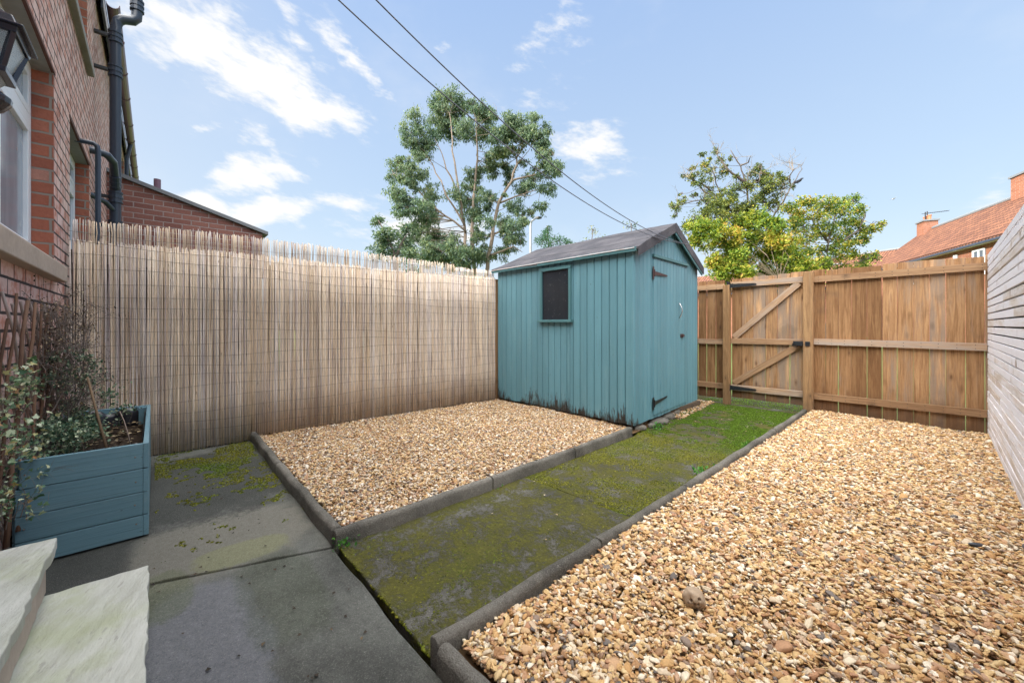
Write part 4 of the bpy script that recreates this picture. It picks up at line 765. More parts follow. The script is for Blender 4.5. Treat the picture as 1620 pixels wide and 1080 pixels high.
# ---------------------------------------------------------------- houses
def wall_with_holes(x0, x1, z0, z1, y0, y1, holes):
    """brick wall along X with rectangular openings (x0,x1,z0,z1)"""
    mb = MB(); xs = sorted(set([x0, x1] + [h for H in holes for h in H[:2]])); 
    for a, b_ in zip(xs, xs[1:]):
        zs = [z0, z1]; hs = [H for H in holes if H[0] <= a + 1e-6 and H[1] >= b_ - 1e-6]
        cuts = sorted((H[2], H[3]) for H in hs); cur = z0
        for (c0, c1) in cuts: mb.box(((a + b_) / 2, (y0 + y1) / 2, (cur + c0) / 2), (b_ - a, y1 - y0, c0 - cur)); cur = c1
        mb.box(((a + b_) / 2, (y0 + y1) / 2, (cur + z1) / 2), (b_ - a, y1 - y0, z1 - cur))
    return mb
def casement(par, xa, xb, za, zb, transom=None, mull=(), fd=.10):
    """white window set fd behind the wall face"""
    y = WY - fd; fw_ = .065; mb = MB()
    mb.beam((xa, y - .03, (za + fw_ / 2)), (xb, y - .03, (za + fw_ / 2)), fw_, .06); mb.beam((xa, y - .03, zb - fw_ / 2), (xb, y - .03, zb - fw_ / 2), fw_, .06)
    for xx in (xa + fw_ / 2, xb - fw_ / 2): mb.box((xx, y - .03, (za + zb) / 2), (fw_, .06, zb - za - 2 * fw_))
    w_ = mb.build('window', M['white'], par, bevel=.004)
    def s_(o): o.parent = w_; o.location = (0, 0, 0)
    if transom: mb = MB(); mb.beam((xa + fw_, y - .028, transom), (xb - fw_, y - .028, transom), .075, .065); s_(mb.build('transom', M['white'], bevel=.004))
    xs = [xa + fw_] + list(mull) + [xb - fw_]
    for m_ in mull: mb = MB(); mb.box((m_, y - .029, (za + (transom or zb)) / 2), (.07, .06, (transom or zb) - za - .1)); s_(mb.build('mullion', M['white']))
    # opening sashes
    for a, b_ in zip(xs, xs[1:]):
        for (q0, q1) in (((za + fw_), (transom - .038 if transom else zb - fw_)),) + (((transom + .038, zb - fw_),) if transom else ()):
            mb = MB(); s = .045; mb.beam((a + .012, y - .012, q0 + s / 2), (b_ - .012, y - .012, q0 + s / 2), s, .035); mb.beam((a + .012, y - .012, q1 - s / 2), (b_ - .012, y - .012, q1 - s / 2), s, .035)
            for xx in (a + .012 + s / 2, b_ - .012 - s / 2): mb.box((xx, y - .012, (q0 + q1) / 2), (s, .035, q1 - q0 - 2 * s))
            s_(mb.build('sash', M['white'], bevel=.003))
            mb = MB(); mb.box(((a + b_) / 2, y - .02, (q0 + q1) / 2), (b_ - a - .1, .006, q1 - q0 - .08)); s_(mb.build('pane', M['glass']))
            mb = MB(); mb.box(((a + b_) / 2, y - .12, (q0 + q1) / 2), (b_ - a + .1, .01, q1 - q0 + .1)); s_(mb.build('curtain', M['curtain']))
def house(label, x0, x1, holes, mat='brick', chim=None, eave=5.15):
    h = thing('terraced_house', label, 'house', ((x0 + x1) / 2, -4.5, 0)); wall_with_holes(x0, x1, -.05, eave, WY - .24, WY, holes).build('wall', M[mat], h)
    mb = MB(); mb.box(((x0 + x1) / 2, -8.2, eave / 2), (x1 - x0 - .01, .24, eave)); 
    for xx in (x0 + .11, x1 - .11): mb.prism([(xx - .10, WY - .241, 0), (xx - .10, WY - .241, eave - .02), (xx - .10, -4.4, 8.0), (xx - .10, -8.0, eave - .02), (xx - .10, -8.0, 0)], (.2, 0, 0))
    mb.build('wall', M[mat], h)
    mb = MB(); mb.prism([(x0, WY + .06, eave + .0), (x1, WY + .06, eave), (x1, -4.4, 8.3), (x0, -4.4, 8.3)], (0, .0, -.12)); mb.prism([(x1, -8.5, eave), (x0, -8.5, eave), (x0, -4.4, 8.3), (x1, -4.4, 8.3)], (0, 0, -.12)); r = mb.build('roof', M['slate'], h)
    if chim is not None:
        mb = MB(); mb.box((chim, -4.4, 8.6), (.9, .7, 1.6)); o = mb.build('chimney', M[mat]); o.parent = h; o.location = -Vector(h.location)
    return h
HA = house('red brick terraced house at the left edge with white framed window above the trellis', -4.59, 8.0, [(-4.165, -2.55, 1.50, 2.865), (-2.0, -1.1, .36, 2.42)])
HB = house('neighbouring red brick terraced house beyond the reed screen with black soil pipe', -9.75, -4.59, [(-6.15, -4.86, 1.3, 2.82), (-5.98, -4.62, 3.78, 4.9)])
HC = house('farthest terraced house glimpsed past the soil pipe with a brown gutter', -20, -9.75, [(-12.5, -11.3, 3.6, 4.8)])
casement(HA, -4.16, -2.56, 1.56, 2.86, transom=2.47, mull=(-3.36,))
casement(HB, -6.145, -4.865, 1.35, 2.815, transom=2.5, mull=(-5.5,)); casement(HB, -5.97, -4.63, 3.82, 4.89, mull=(-5.3,)); casement(HC, -12.49, -11.31, 3.62, 4.79)
# door above the steps (just outside the frame)
mb = MB(); mb.box((-1.55, WY - .14, 1.39), (.88, .06, 2.04)); o = mb.build('door', M['white'], HA, bevel=.01); mb = MB(); mb.box((-1.9, WY - .10, 1.4), (.03, .05, .16)); q = mb.build('handle', M['steel']); q.parent = o; q.location = (0, 0, 0)
# sills, lintels
def sill(par, xa, xb, z, proud, hgt, mat='stone', drop=.03):
    mb = MB(); y1 = WY + proud; mb.prism([(xa, WY - .10, z + drop), (xa, y1 - .01, z), (xa, y1, z - .01), (xa, y1, z - hgt), (xa, WY - .10, z - hgt)], (xb - xa, 0, 0)); return mb.build('sill', M[mat], par, bevel=.006)
sill(HA, -4.20, -2.45, 1.535, .06, .115, drop=.035); sill(HB, -6.2, -4.8, 1.34, .05, .1); 
o = sill(HB, -6.04, -4.63, 3.80, .05, .085, 'lintel'); sill(HC, -12.6, -11.2, 3.6, .05, .1)
def lint(par, xa, xb, z):
    mb = MB(); mb.box(((xa + xb) / 2, WY - .075, z + .0), (xb - xa, .125, .02)); mb.build('lintel', M['lintel'], par)
    mb = MB(); mb.box(((xa + xb) / 2, WY - .004, z + .004), (xb - xa, .016, .022)); mb.build('drip_course', M['tile_edge'], par)
lint(HA, -4.20, -2.5, 2.868); lint(HB, -6.18, -4.83, 2.825)
# gutters and pipes
def gutter(par, x0, x1, y, z):
    mb = MB(); n = 40; prof = [(math.cos(a), math.sin(a)) for a in [math.pi + math.pi * k / 8 for k in range(9)]]; prof2 = [(c * .9, s_ * .9) for c, s_ in reversed(prof)]; P = prof + prof2; r = .062
    for a, b_ in ((x0, x1),): mb.prism([(a, y + c * r, z + s_ * r) for c, s_ in P], (b_ - a, 0, 0))
    g_ = mb.build('gutter', M['gutter'], par); 
    x = x0 + .3
    while x < x1:
        mb = MB(); mb.prism([(x, y + c * r * 1.12, z + s_ * r * 1.12) for c, s_ in prof] + [(x, y + c * r * 1.01, z + s_ * r * 1.01) for c, s_ in reversed(prof)], (.035, 0, 0)); mb.tube([(x + .015, y - r, z), (x + .015, WY, z + .01)], .008, 5); q = mb.build('bracket', M['gutter']); q.parent = g_; q.location = (0, 0, 0); x += .9
    mb = MB(); mb.beam((x0, y - .09, z - .02), (x1, y - .09, z - .02), .15, .02); mb.build('fascia', M['black'], par)
gutter(HC, -19.9, -9.702, -.375, 4.98); gutter(HB, -9.70, -6.75, -.375, 4.98); gutter(HA, -4.5, 7.9, -.375, 4.98)
def pipe(par, name, pts, r, col=(), mat='black', seg=14):
    mb = MB(); mb.tube(pts, r, seg)
    p = mb.build(name, M[mat], par, smooth=True); p.modifiers.new('es', 'EDGE_SPLIT')
    for (c, ax) in col:
        mb = MB(); c = Vector(c); ax = Vector(ax).normalized()
        for k in (-.055, 0, .055): mb.tube([c + ax * (k - .010), c + ax * (k + .010)], r * 1.28, seg)
        mb.tube([c - ax * .06, c + ax * .06], r * 1.14, seg); q = mb.build('collar', M[mat]); q.parent = p; q.location = (0, 0, 0)
    return p
def arc(c, r, a0, a1, u, v, n=8):
    c, u, v = Vector(c), Vector(u), Vector(v); return [c + u * r * math.cos(a0 + (a1 - a0) * k / n) + v * r * math.sin(a0 + (a1 - a0) * k / n) for k in range(n + 1)]
PX, PY = -6.6, -.345
sw = [(PX, PY, 0), (PX, PY, 4.62)] + [tuple(Vector((PX, PY + .02, 4.70)))] + [(PX, PY + .06, 4.745), (PX, PY + .15, 4.775), (PX, PY + .18, 4.82), (PX, PY + .185, 4.9), (PX, PY + .185, 6.0)]
sp_ = pipe(HB, 'soil_pipe', sw, .052, [((PX, PY, 4.50), (0, 0, 1)), ((PX, PY, 4.1), (0, 0, 1)), ((PX, PY, 2.62), (0, 0, 1)), ((PX, PY, 2.28), (0, 0, 1)), ((PX, PY + .185, 4.97), (0, 0, 1))])
for z in (4.5, 4.1, 2.62, 2.28): 
    mb = MB(); mb.box((PX, (PY + WY) / 2, z), (.05, WY - PY, .03)); q = mb.build('bracket', M['iron']); q.parent = sp_; q.location = (0, 0, 0)
pipe(HB, 'waste_pipe', [(-6.2, WY - .02, 3.0), (-6.2, WY + .06, 3.0), (-6.23, WY + .13, 2.99), (-6.35, WY + .17, 2.96), (-6.48, WY + .175, 2.86), (-6.57, WY + .175, 2.72)], .038, [((-6.52, WY + .175, 2.78), (-.6, 0, -.9))])
pipe(HB, 'waste_pipe', [(-6.3, WY - .02, 2.55), (-6.45, WY + .10, 2.52), (-6.6, WY + .17, 2.45)], .028, [])
pipe(HB, 'waste_pipe', [(-5.42, WY - .03, 2.83), (-5.42, WY + .09, 2.83), (-5.42, WY + .115, 2.81), (-5.42, WY + .12, 2.77), (-5.42, WY + .12, .3)], .021, [])
pipe(HC, 'downpipe', [(-11.6, -.375, 4.95), (-11.6, -.42, 4.7), (-11.6, -.44, 4.6), (-11.6, -.44, .2)], .035, [])
# neighbour's lean-to extension
ex = thing('brick_extension', 'low dark red brick lean-to extension with a sloping grey coping beyond the reed screen', 'extension', (-8.8, .6, 0))
EX = -8.2; y0, z0_, y1, z1_ = WY + .003, 3.33, 1.42, 2.74
mb = MB(); mb.prism([(EX, y0, -.05), (EX, y1, -.05), (EX, y1, z1_), (EX, y0, z0_)], (-1.4, 0, 0)); mb.build('wall', M['brick_ext'], ex)
mb = MB(); mb.prism([(EX + .05, y0, z0_ + .004), (EX + .05, y1 + .08, z1_ - .02), (EX + .05, y1 + .08, z1_ + .035), (EX + .05, y0, z0_ + .06)], (-1.5, 0, 0)); mb.build('roof', M['lead'], ex)
mb = MB(); mb.lathe((EX - .4, .03, 3.1), [(.045, 0), (.045, .36), (.045, .37)], 12); mb.build('flue', M['gutter'], ex)

# ---------------------------------------------------------------- wall lantern
lx, ly, lz = -1.915, -.385, 1.938
ln = thing('wall_lantern', 'black coach lantern with clear glass fixed to the brick wall above the window corner', 'lantern', (lx, WY, lz))
def sq(z, w_): return [(lx - w_, ly - w_, z), (lx + w_, ly - w_, z), (lx + w_, ly + w_, z), (lx - w_, ly + w_, z)]
mb = MB()
def frust(mb, rows):
    vs = [v for (z, w_) in rows for v in sq(z, w_)]; n = len(rows)
    mb.add(vs, [(0, 3, 2, 1), tuple((n - 1) * 4 + i for i in range(4))] + [(r * 4 + i, r * 4 + (i + 1) % 4, (r + 1) * 4 + (i + 1) % 4, (r + 1) * 4 + i) for r in range(n - 1) for i in range(4)])
frust(mb, [(lz + .052, .100), (lz + .058, .100), (lz + .066, .084), (lz + .088, .076), (lz + .098, .060), (lz + .130, .034), (lz + .136, .024), (lz + .150, .024), (lz + .153, .013), (lz + .175, .008)])
mb.build('lantern_roof', M['lampblack'], ln, bevel=.003)
mb = MB(); tw, bw_ = .078, .050; zt_, zb_ = lz + .05, lz - .070
for sx, sy in ((-1, -1), (1, -1), (1, 1), (-1, 1)): mb.beam((lx + sx * tw, ly + sy * tw, zt_), (lx + sx * bw_, ly + sy * bw_, zb_), .013, .013, up=(sx, -sy, .1))
frust(mb, [(zb_ - .006, bw_ + .010), (zb_ + .010, bw_ + .012)]); frust(mb, [(zt_ - .014, tw + .006), (zt_ + .004, tw + .01)]); frust(mb, [(zb_ - .035, .028), (zb_ - .006, .045)])
mb.build('frame', M['lampblack'], ln, bevel=.0015)
for sx, sy in ((1, 0), (-1, 0), (0, 1), (0, -1)):
    a = Vector((-sy, sx, 0)); o_ = Vector((sx, sy, 0)); c = Vector((lx, ly, 0)); k = .003
    mb = MB(); mb.prism([c + o_ * (tw - k) - a * (tw - .01) + Vector((0, 0, zt_ - .015)), c + o_ * (tw - k) + a * (tw - .01) + Vector((0, 0, zt_ - .015)), c + o_ * (bw_ - k) + a * (bw_ - .008) + Vector((0, 0, zb_ + .01)), c + o_ * (bw_ - k) - a * (bw_ - .008) + Vector((0, 0, zb_ + .01))], o_ * .002); mb.build('glass_pane', M['lampglass'], ln)
mb = MB(); mb.lathe((lx, ly, zb_ + .008), [(.018, 0), (.016, .02), (.012, .022), (.020, .035), (.026, .055), (.022, .078), (.008, .092)], 14); mb.build('bulb', M['white'], ln, smooth=True)
mb = MB(); mb.lathe((lx, ly, lz - .165), [(.004, -.035), (.020, -.028), (.048, -.008), (.062, .012), (.064, .028), (.044, .045), (.016, .052), (.015, .06), (.028, .066), (.015, .072), (.02, .085), (.028, .09)], 18)
mb.tube([(lx, ly, lz - .16), (lx, ly - .05, lz - .19), (lx, ly - .09, lz - .17), (lx, WY + .02, lz - .15)], .013, 10); mb.box((lx, WY + .010, lz - .12), (.08, .02, .20)); mb.build('bracket', M['lampblack'], ln, bevel=.002)

# ---------------------------------------------------------------- stone steps
st = thing('stone_steps', 'two pale green stained stone slabs forming the steps at the lower left', 'steps', (-1.6, -.3, 0))
def rough_slab(name, x0, x1, y0, y1, z0, z1, mat, jit=.004):
    pts = []
    C = [(x0, y0), (x1, y0), (x1, y1), (x0, y1)]
    for i in range(4):
        a, b_ = C[i], C[(i + 1) % 4]; n = max(1, int(math.dist(a, b_) / .035))
        for k in range(n): t_ = k / n; p = lerp(a, b_, t_); j = jit if k else 0; pts.append((p[0] + random.uniform(-j, j), p[1] + random.uniform(-j, j), z0))
    mb = MB(); mb.prism(pts, (0, 0, z1 - z0)); return mb.build(name, M[mat], st, bevel=.004)
rough_slab('tread', -2.125, -.75, -.33, -.018, .135, .175, 'flag'); rough_slab('riser', -2.10, -.78, -.32, -.045, -.03, .133, 'stone', .002)
rough_slab('tread', -2.165, -.70, WY + .004, -.262, .315, .355, 'flag'); rough_slab('riser', -2.14, -.73, WY + .006, -.285, .177, .313, 'stone', .002)
# ---------------------------------------------------------------- planter, trellis, plants
pl = thing('timber_planter', 'deep blue painted timber planter box at the end of the trellis', 'planter', (-3.5, -.25, 0))
px0, px1, py0, py1, pz = -4.22, -2.87, -.475, -.035, .495
def pboards(name, A, B, n_, miss=False):
    mb = MB(); hs = [(0.012, .118), (.122, .238), (.242, .362), (.366, pz)]
    for k, (a, b_) in enumerate(hs):
        A2 = lerp(A, B, .03) if (miss and k == 3) else A
        mb.beam((*A2, (a + b_) / 2), (*B, (a + b_) / 2 + random.uniform(-.001, .001)), b_ - a, .022)
    return mb.build(name, M['planter'], pl, bevel=.002)
pboards('side_panel', (px1, py0), (px1, py1 - .012), None, True); pboards('side_panel', (px0, py0), (px0, py1 - .012), None)
pboards('side_panel', (px0 - .011, py1), (px1 + .011, py1), None); pboards('side_panel', (px0 + .012, py0 + .0), (px1 - .012, py0 + .0), None)
for (a, b_) in ((px1 - .035, py1 - .035), (px0 + .035, py1 - .035), (px1 - .035, py0 + .035)): mb = MB(); mb.box((a, b_, .25), (.044, .044, .47)); mb.build('corner_post', M['planter'], pl)
mb = MB()
for k, zz in enumerate((.08, .18, .30, .43)):
    for yy in (py0 + .03, py1 - .04): mb.lathe((px1 + .0115, yy + random.uniform(-.004, .004), zz), [(.0045, 0), (.004, .0012), (.001, .0016)], 8, 'X')
mb.build('screw_heads', M['steel'], pl)
# sagging black liner
mb = MB(); n = 44; vs = []; per = []
ins = .016; C = [(px0 + ins, py0 + ins), (px1 - ins, py0 + ins), (px1 - ins, py1 - ins), (px0 + ins, py1 - ins)]
for i in range(4):
    a, b_ = C[i], C[(i + 1) % 4]; m_ = 20
    for k in range(m_): per.append(lerp(a, b_, k / m_))
cx_, cy_ = (px0 + px1) / 2, (py0 + py1) / 2; rows = 6
for r in range(rows):
    for k, p in enumerate(per):
        f = .01 + .055 * r / rows * (1 + .8 * math.sin(k * 1.9 + r)) + .02 * math.sin(k * .9); q = lerp(p, (cx_, cy_), min(.5, abs(f) * (.6 if r else .2)))
        vs.append((q[0], q[1], .475 + .02 * math.sin(k * .7) - .028 * r + .008 * math.sin(k * 2.3 + r * 2)))
m_ = len(per); mb.add(vs, [(r * m_ + k, r * m_ + (k + 1) % m_, (r + 1) * m_ + (k + 1) % m_, (r + 1) * m_ + k) for r in range(rows - 1) for k in range(m_)]); o = mb.build('liner', M['liner'], pl, smooth=True)
s_ = o.modifiers.new('s', 'SOLIDIFY'); s_.thickness = .002
mb = MB(); nx, ny = 36, 14; vs = []
for i in range(nx):
    for j in range(ny): a, b_ = i / (nx - 1), j / (ny - 1); x = px0 + .03 + (px1 - px0 - .06) * a; y = py0 + .03 + (py1 - py0 - .06) * b_; vs.append((x, y, .325 + .05 * float(vnoise(x, y, 9, 2)) + .03 * float(vnoise(x, y, 30, 6))))
mb.add(vs, [(i * ny + j, (i + 1) * ny + j, (i + 1) * ny + j + 1, i * ny + j + 1) for i in range(nx - 1) for j in range(ny - 1)]); mb.build('soil', M['soil'], pl)
sp = np.stack([rng.uniform(px0 + .05, px1 - .05, 420), rng.uniform(py0 + .05, py1 - .05, 420), rng.uniform(.36, .40, 420)], 1); leafmesh('leaf_mulch', M['litter'], sp, .035, .5, parent=pl, flat=True, rn=rng.uniform(.2, .9, 420))

tr = thing('willow_trellis', 'expanding willow stick trellis leaning on the brick wall behind the planter', 'trellis', (-3, WY, 0))
def rods(sgn, y, mat, x0, x1, lean, dx):
    x = x0
    while x < x1:
        L = 1.0 + random.uniform(-.04, .05); zt = 1.235 + random.uniform(-.02, .03) - (.10 if x > -2.75 else 0); zb = zt - 1.06; k = 7; r0 = random.uniform(.006, .009)
        ph = random.uniform(0, 6); pts = [(x + sgn * lean * (zt - (zb + (zt - zb) * q / (k - 1))) + .008 * math.sin(q * 1.7 + ph), y + .004 * math.sin(q * 2.3 + ph), zb + (zt - zb) * q / (k - 1)) for q in range(k)]
        mb = MB(); mb.tube(pts, [r0 * (1.1 - .25 * q / (k - 1)) * random.uniform(.93, 1.07) for q in range(k)], 7); mb.build('rod', M[mat], tr, smooth=True); x += dx * random.uniform(.9, 1.1)
rods(1, WY + .052, 'willow', -4.25, -2.35, .34, .175); rods(-1, WY + .028, 'willow2', -3.75, -1.65, .85, .16)

def branchy(mb, p, d, L, r, depth, spread=.6, tips=None, seg=4, curl=.3):
    pts = [Vector(p)]; d = Vector(d).normalized(); n = 4
    for i in range(n): d = (d + Vector((random.gauss(0, curl), random.gauss(0, curl), random.gauss(0, curl))) * .4).normalized(); pts.append(pts[-1] + d * L / n)
    mb.tube(pts, [r * (1 - .5 * i / n) for i in range(n + 1)], seg, cap=False)
    if tips is not None: tips += [tuple(q) for q in pts[1:]]
    if depth:
        for _ in range(random.choice([2, 3])):
            q = random.choice(pts[1:]); branchy(mb, q, d + Vector((random.gauss(0, spread), random.gauss(0, spread), random.gauss(0, spread))), L * random.uniform(.5, .8), r * .6, depth - 1, spread, tips, seg, curl)
def plant(name, label, cat, origin, stems, mat, leafn, leaf_size, leafm, dens_r, depth=3, L=.2, r=.003, spread=.8, aspect=.6, up=(0, 0, 1)):
    P = thing(name, label, cat, origin); mb = MB(); tips = []
    for s_ in stems: branchy(mb, s_, Vector(up) + Vector((random.gauss(0, .4), random.gauss(0, .3), random.gauss(0, .2))), L, r, depth, spread, tips)
    mb.build('stems', M[mat], P)
    if leafn:
        T = np.array(tips); T = T[rng.integers(0, len(T), leafn)] + rng.normal(0, dens_r, (leafn, 3)); T[:, 1] = np.clip(T[:, 1], WY + .03, -.36 if name == 'ivy' else (py1 - .03 if T[:, 0].max() < px1 + .1 else 9)); T = T[(T[:, 0] < px1 - .02) | (T[:, 1] < -.36) | (T[:, 2] > .5)]; leafn = len(T); leafmesh('leaves', M[leafm], T, leaf_size, aspect, parent=P, shape='ivy' if name == 'ivy' else 'oval')
    return P
stm = [(random.uniform(-3.75, -3.25), random.uniform(-.47, -.30), random.uniform(.55, 1.12)) for _ in range(80)]
plant('withered_climber', 'withered grey brown climber tangled at the end of the trellis', 'dead plant', (-3.6, -.4, .4), stm, 'twig', 1500, .012, 'litter', .010, depth=3, L=.16, r=.0028, spread=1.0, aspect=.6)
stm = [(random.uniform(-3.55, -2.98), random.uniform(-.44, -.27), random.uniform(.42, .52)) for _ in range(26)] + [(random.uniform(-3.7, -3.35), random.uniform(-.42, -.22), random.uniform(.55, .85)) for _ in range(12)]
plant('variegated_shrub', 'small leaved grey green variegated shrub growing in the planter', 'shrub', (-3.3, -.28, .4), stm, 'twig', 3600, .017, 'var_leaf', .018, depth=3, L=.085, r=.0018, spread=1.0, aspect=.7)
stm = [(random.uniform(-3.05, -2.15), WY + random.uniform(.05, .09), random.uniform(.22, .80)) for _ in range(44)]
plant('ivy', 'pale edged green ivy scrambling over the lower trellis beside the planter', 'ivy', (-2.7, -.42, .3), stm, 'twig', 950, .022, 'ivy_leaf', .014, depth=2, L=.13, r=.0018, spread=.9, aspect=.85)
stm = [(-4.0, -.20, .42), (-3.95, -.16, .42), (-3.98, -.14, .42)]
plant('seedling', 'thin young seedling against the reed screen in the planter', 'seedling', (-3.95, -.18, .4), stm, 'twig', 90, .022, 'var_leaf', .012, depth=2, L=.11, r=.0012, spread=.6)
mb = MB(); mb.tube([(-3.0, -.17, .36), (-3.05, -.22, .60), (-3.12, -.27, .84)], [.0065, .006, .005], 8); tag(mb.build('garden_cane', M['cane'], smooth=True, origin=(-3.0, -.17, .36)), 'brown garden cane leaning out of the planter', 'cane')
mb = MB(); mb.tube([(-3.12, -.10, .40), (-3.10, -.11, .50), (-3.14, -.13, .58), (-3.22, -.15, .62)], .0028, 5); tag(mb.build('pale_stem', M['willow2'], smooth=True, origin=(-3.12, -.10, .4)), 'thin pale dead stem arching in the planter', 'stem')
for (x, y, z, n, sz, sp_, lb) in ((-2.055, .70, .01, 60, .022, .022, 'small weed growing against the patio corner of the left kerb'), (-1.255, 3.08, .0, 90, .028, .035, 'weed on the path edge halfway along the right kerb'), (-1.24, 1.75 + 1.35, .0, 0, .02, .01, ''), (-2.13, 4.02, .02, 60, .03, .03, 'weed at the near corner of the shed'), (-1.27, 4.05, .0, 40, .025, .03, 'small weed on the path edge farther up the right kerb'), (-2.10, 1.75, .0, 24, .018, .02, 'tiny weed at the joint of the left edging stones')):
    if not n: continue
    P = np.stack([rng.normal(x, sp_, n), rng.normal(y, sp_ * 1.6, n), z + rng.uniform(.0, .035, n)], 1); o = leafmesh('weed', M['weed_leaf'], P, sz, .5); tag(o, lb, 'weed', 'weeds in the path joints')

# ---------------------------------------------------------------- trees
def tree(name, label, cl, st, leafm, barkm, size, per, origin, r0, aspect=.35, droop=0, dens=1.0, rnb=0.0, squash=.85, cat='tree', light=True, extra=None, crown_name='crown', sub_=9, tw=.45, fill=0, wide=1.0, nf=2):
    T = thing(name, label, cat, origin); mb = MB(); nodes = []
    for i, s_ in enumerate(st):
        # smooth each limb
        P = [Vector(p) for p in s_]
        if i < 3 and P[0].z < 4 and name != 'conifer': P = [Vector((origin[0] + (P[0].x - origin[0]) * .5, origin[1] + (P[0].y - origin[1]) * .5, -.1))] + P
        Q = []
        for a, b_ in zip(P, P[1:]):
            m_ = 4
            for k in range(m_): Q.append(a.lerp(b_, k / m_) + Vector((random.gauss(0, .02), random.gauss(0, .02), 0)) * (a - b_).length)
        Q.append(P[-1]); n = len(Q); rr = r0 * (1 if i < 3 else .5); mb.tube(Q, [rr * (1 - .86 * k / (n - 1)) + .006 for k in range(n)], 7); nodes += [(q, rr * (1 - .86 * k / (n - 1)) + .008) for k, q in enumerate(Q)]
    if fill:
        c0 = list(cl)
        for a in c0:
            for _ in range(nf):
                b_ = random.choice(sorted(c0, key=lambda q: math.dist(q[:3], a[:3]))[1:8]); f_ = random.uniform(.2, .8); cl = cl + [tuple(a[i] * f_ + b_[i] * (1 - f_) + random.gauss(0, .15) for i in range(3)) + (a[3] * random.uniform(.3, .6),)]
        for a in list(cl):
            if random.random() < fill - 1:
                b_ = min((q for q in cl if q is not a and math.dist(q[:3], a[:3]) > .5), key=lambda q: math.dist(q[:3], a[:3])); cl.append(tuple((a[i] + b_[i]) / 2 for i in range(3)) + (a[3] * .55,))
    for (x, y, z, r) in cl:
        c = Vector((x, y, z)); cand = [(q, rr) for q, rr in nodes if q.z < z + .3 * r] or nodes
        if not cand: continue
        q, rr = min(cand, key=lambda a: (a[0] - c).length); mid = q.lerp(c, .5) + Vector((random.gauss(0, .1), random.gauss(0, .1), random.gauss(-.05, .08))) * (c - q).length
        mb.tube([q, mid, c + Vector((0, 0, r * .3))], [min(rr * .4, .024), min(rr * .3, .016), .006], 5, cap=False)
        for _ in range(4):
            e = c + Vector((random.gauss(0, .5), random.gauss(0, .5), random.gauss(.1, .45))) * r; mb.tube([mid.lerp(c, .6), mid.lerp(e, .7) + Vector((0, 0, .05)), e], [.014, .01, .005], 4, cap=False)
    mb.build('trunk', M[barkm], T, smooth=True)
    PT = []; RN = []
    for (x, y, z, r) in cl:
        n = int(per * dens * (r / .5) ** 1.6) + 20; sub_n = sub_; base = rng.uniform(-.12, .12)
        ang = rng.normal(size=(sub_n, 3)); ang /= np.linalg.norm(ang, axis=1, keepdims=True); sc_ = ang * (rng.uniform(.35, wide, (sub_n, 1))) * r * np.array([1, 1, squash])
        w_ = rng.integers(0, sub_n, n); sb = rng.uniform(-.13, .13, sub_n); p_ = sc_[w_] + rng.normal(size=(n, 3)) * r * tw * np.array([.62, .62, .5]) + np.array([x, y, z]); PT.append(p_)
        RN.append(np.clip(rng.normal(.45 + base + rnb + sb[w_], .17), 0, 1))
    PT = np.concatenate(PT); RN = np.concatenate(RN); leafmesh(crown_name, M[leafm], PT, size, aspect, droop=droop, parent=T, rn=RN)
    if extra: extra(T)
    return T
tree('eucalyptus_tree', 'tall open crowned eucalyptus tree with pale limbs behind the reed screen', EUC_CL, EUC_ST, 'euc_leaf', 'bark', .17, 640, (-20.3, 14.9, 0), .13, .34, droop=1, sub_=15, tw=.36, fill=.9, wide=1.3, nf=2)
tree('round_tree', 'smaller dark green tree at the left foot of the eucalyptus', BUSHL_CL, BUSHL_ST, 'euc_leaf', 'bark2', .16, 520, (-18.8, 9.2, 0), .1, .4, rnb=-.05)
tree('bushy_tree', 'blue green bushy treetop showing above the shed roof', CONI_CL, CONI_ST, 'con_leaf', 'bark2', .09, 620, (-11.4, 12.8, 0), .08, .35)
def ashx(T):
    PT = []; RN = []
    for (x, y, z, r) in ASHY_CL:
        r *= 1.18; n = int(1350 * (r / .5) ** 1.4) + 20; a = rng.normal(size=(9, 3)); a /= np.linalg.norm(a, axis=1, keepdims=True); s_ = a * rng.uniform(.3, 1, (9, 1)) * r; w_ = rng.integers(0, 9, n); PT.append(s_[w_] + rng.normal(size=(n, 3)) * r * .26 + np.array([x, y, z])); RN.append(np.clip(rng.normal(.56 + rng.uniform(-.26, .22), .2, n), 0, 1))
    leafmesh('leaves', M['yel_leaf'], np.concatenate(PT), .12, .42, parent=T, rn=np.concatenate(RN))
    mb = MB()
    for (x, y, z, r) in ASHY_CL:
        a = Vector((-3.9, 15.6, 2.6)); c = Vector((x, y, z))
        if (c - a).length > 2.3: a = Vector((-5.3, 15.6, 2.2))
        mid = a.lerp(c, .5) + Vector((random.gauss(0, .2), random.gauss(0, .2), .1)); mb.tube([a, mid, c, c + Vector((random.gauss(0, .2), random.gauss(0, .2), .3))], [.016, .010, .006, .003], 4, cap=False)
        for _ in range(2): e = mid.lerp(c, .5); mb.tube([e, e + Vector((random.gauss(0, .35), random.gauss(0, .3), random.uniform(.1, .5)))], [.006, .002], 4, cap=False)
    nd = [Vector(lerp(a, b_, random.random())) for s_ in ASH_ST for a, b_ in zip(s_[1:], s_[2:])]
    for _ in range(45):
        q = random.choice(nd); branchy(mb, q, Vector((random.gauss(0, .6), random.gauss(0, .4), random.uniform(.1, 1.2))), random.uniform(.3, .75), .010, 2, .7, None, 4, .25)
    mb.build('branches', M['bark3'], T)
tree('autumn_tree', 'yellow green autumn tree with bare twiggy top behind the gate', ASH_CL, ASH_ST, 'ash_leaf', 'bark2', .085, 1000, (-5.2, 16.2, 0), .055, .5, extra=ashx, crown_name='upper_crown', sub_=8, tw=.55, fill=.1, wide=1.4)
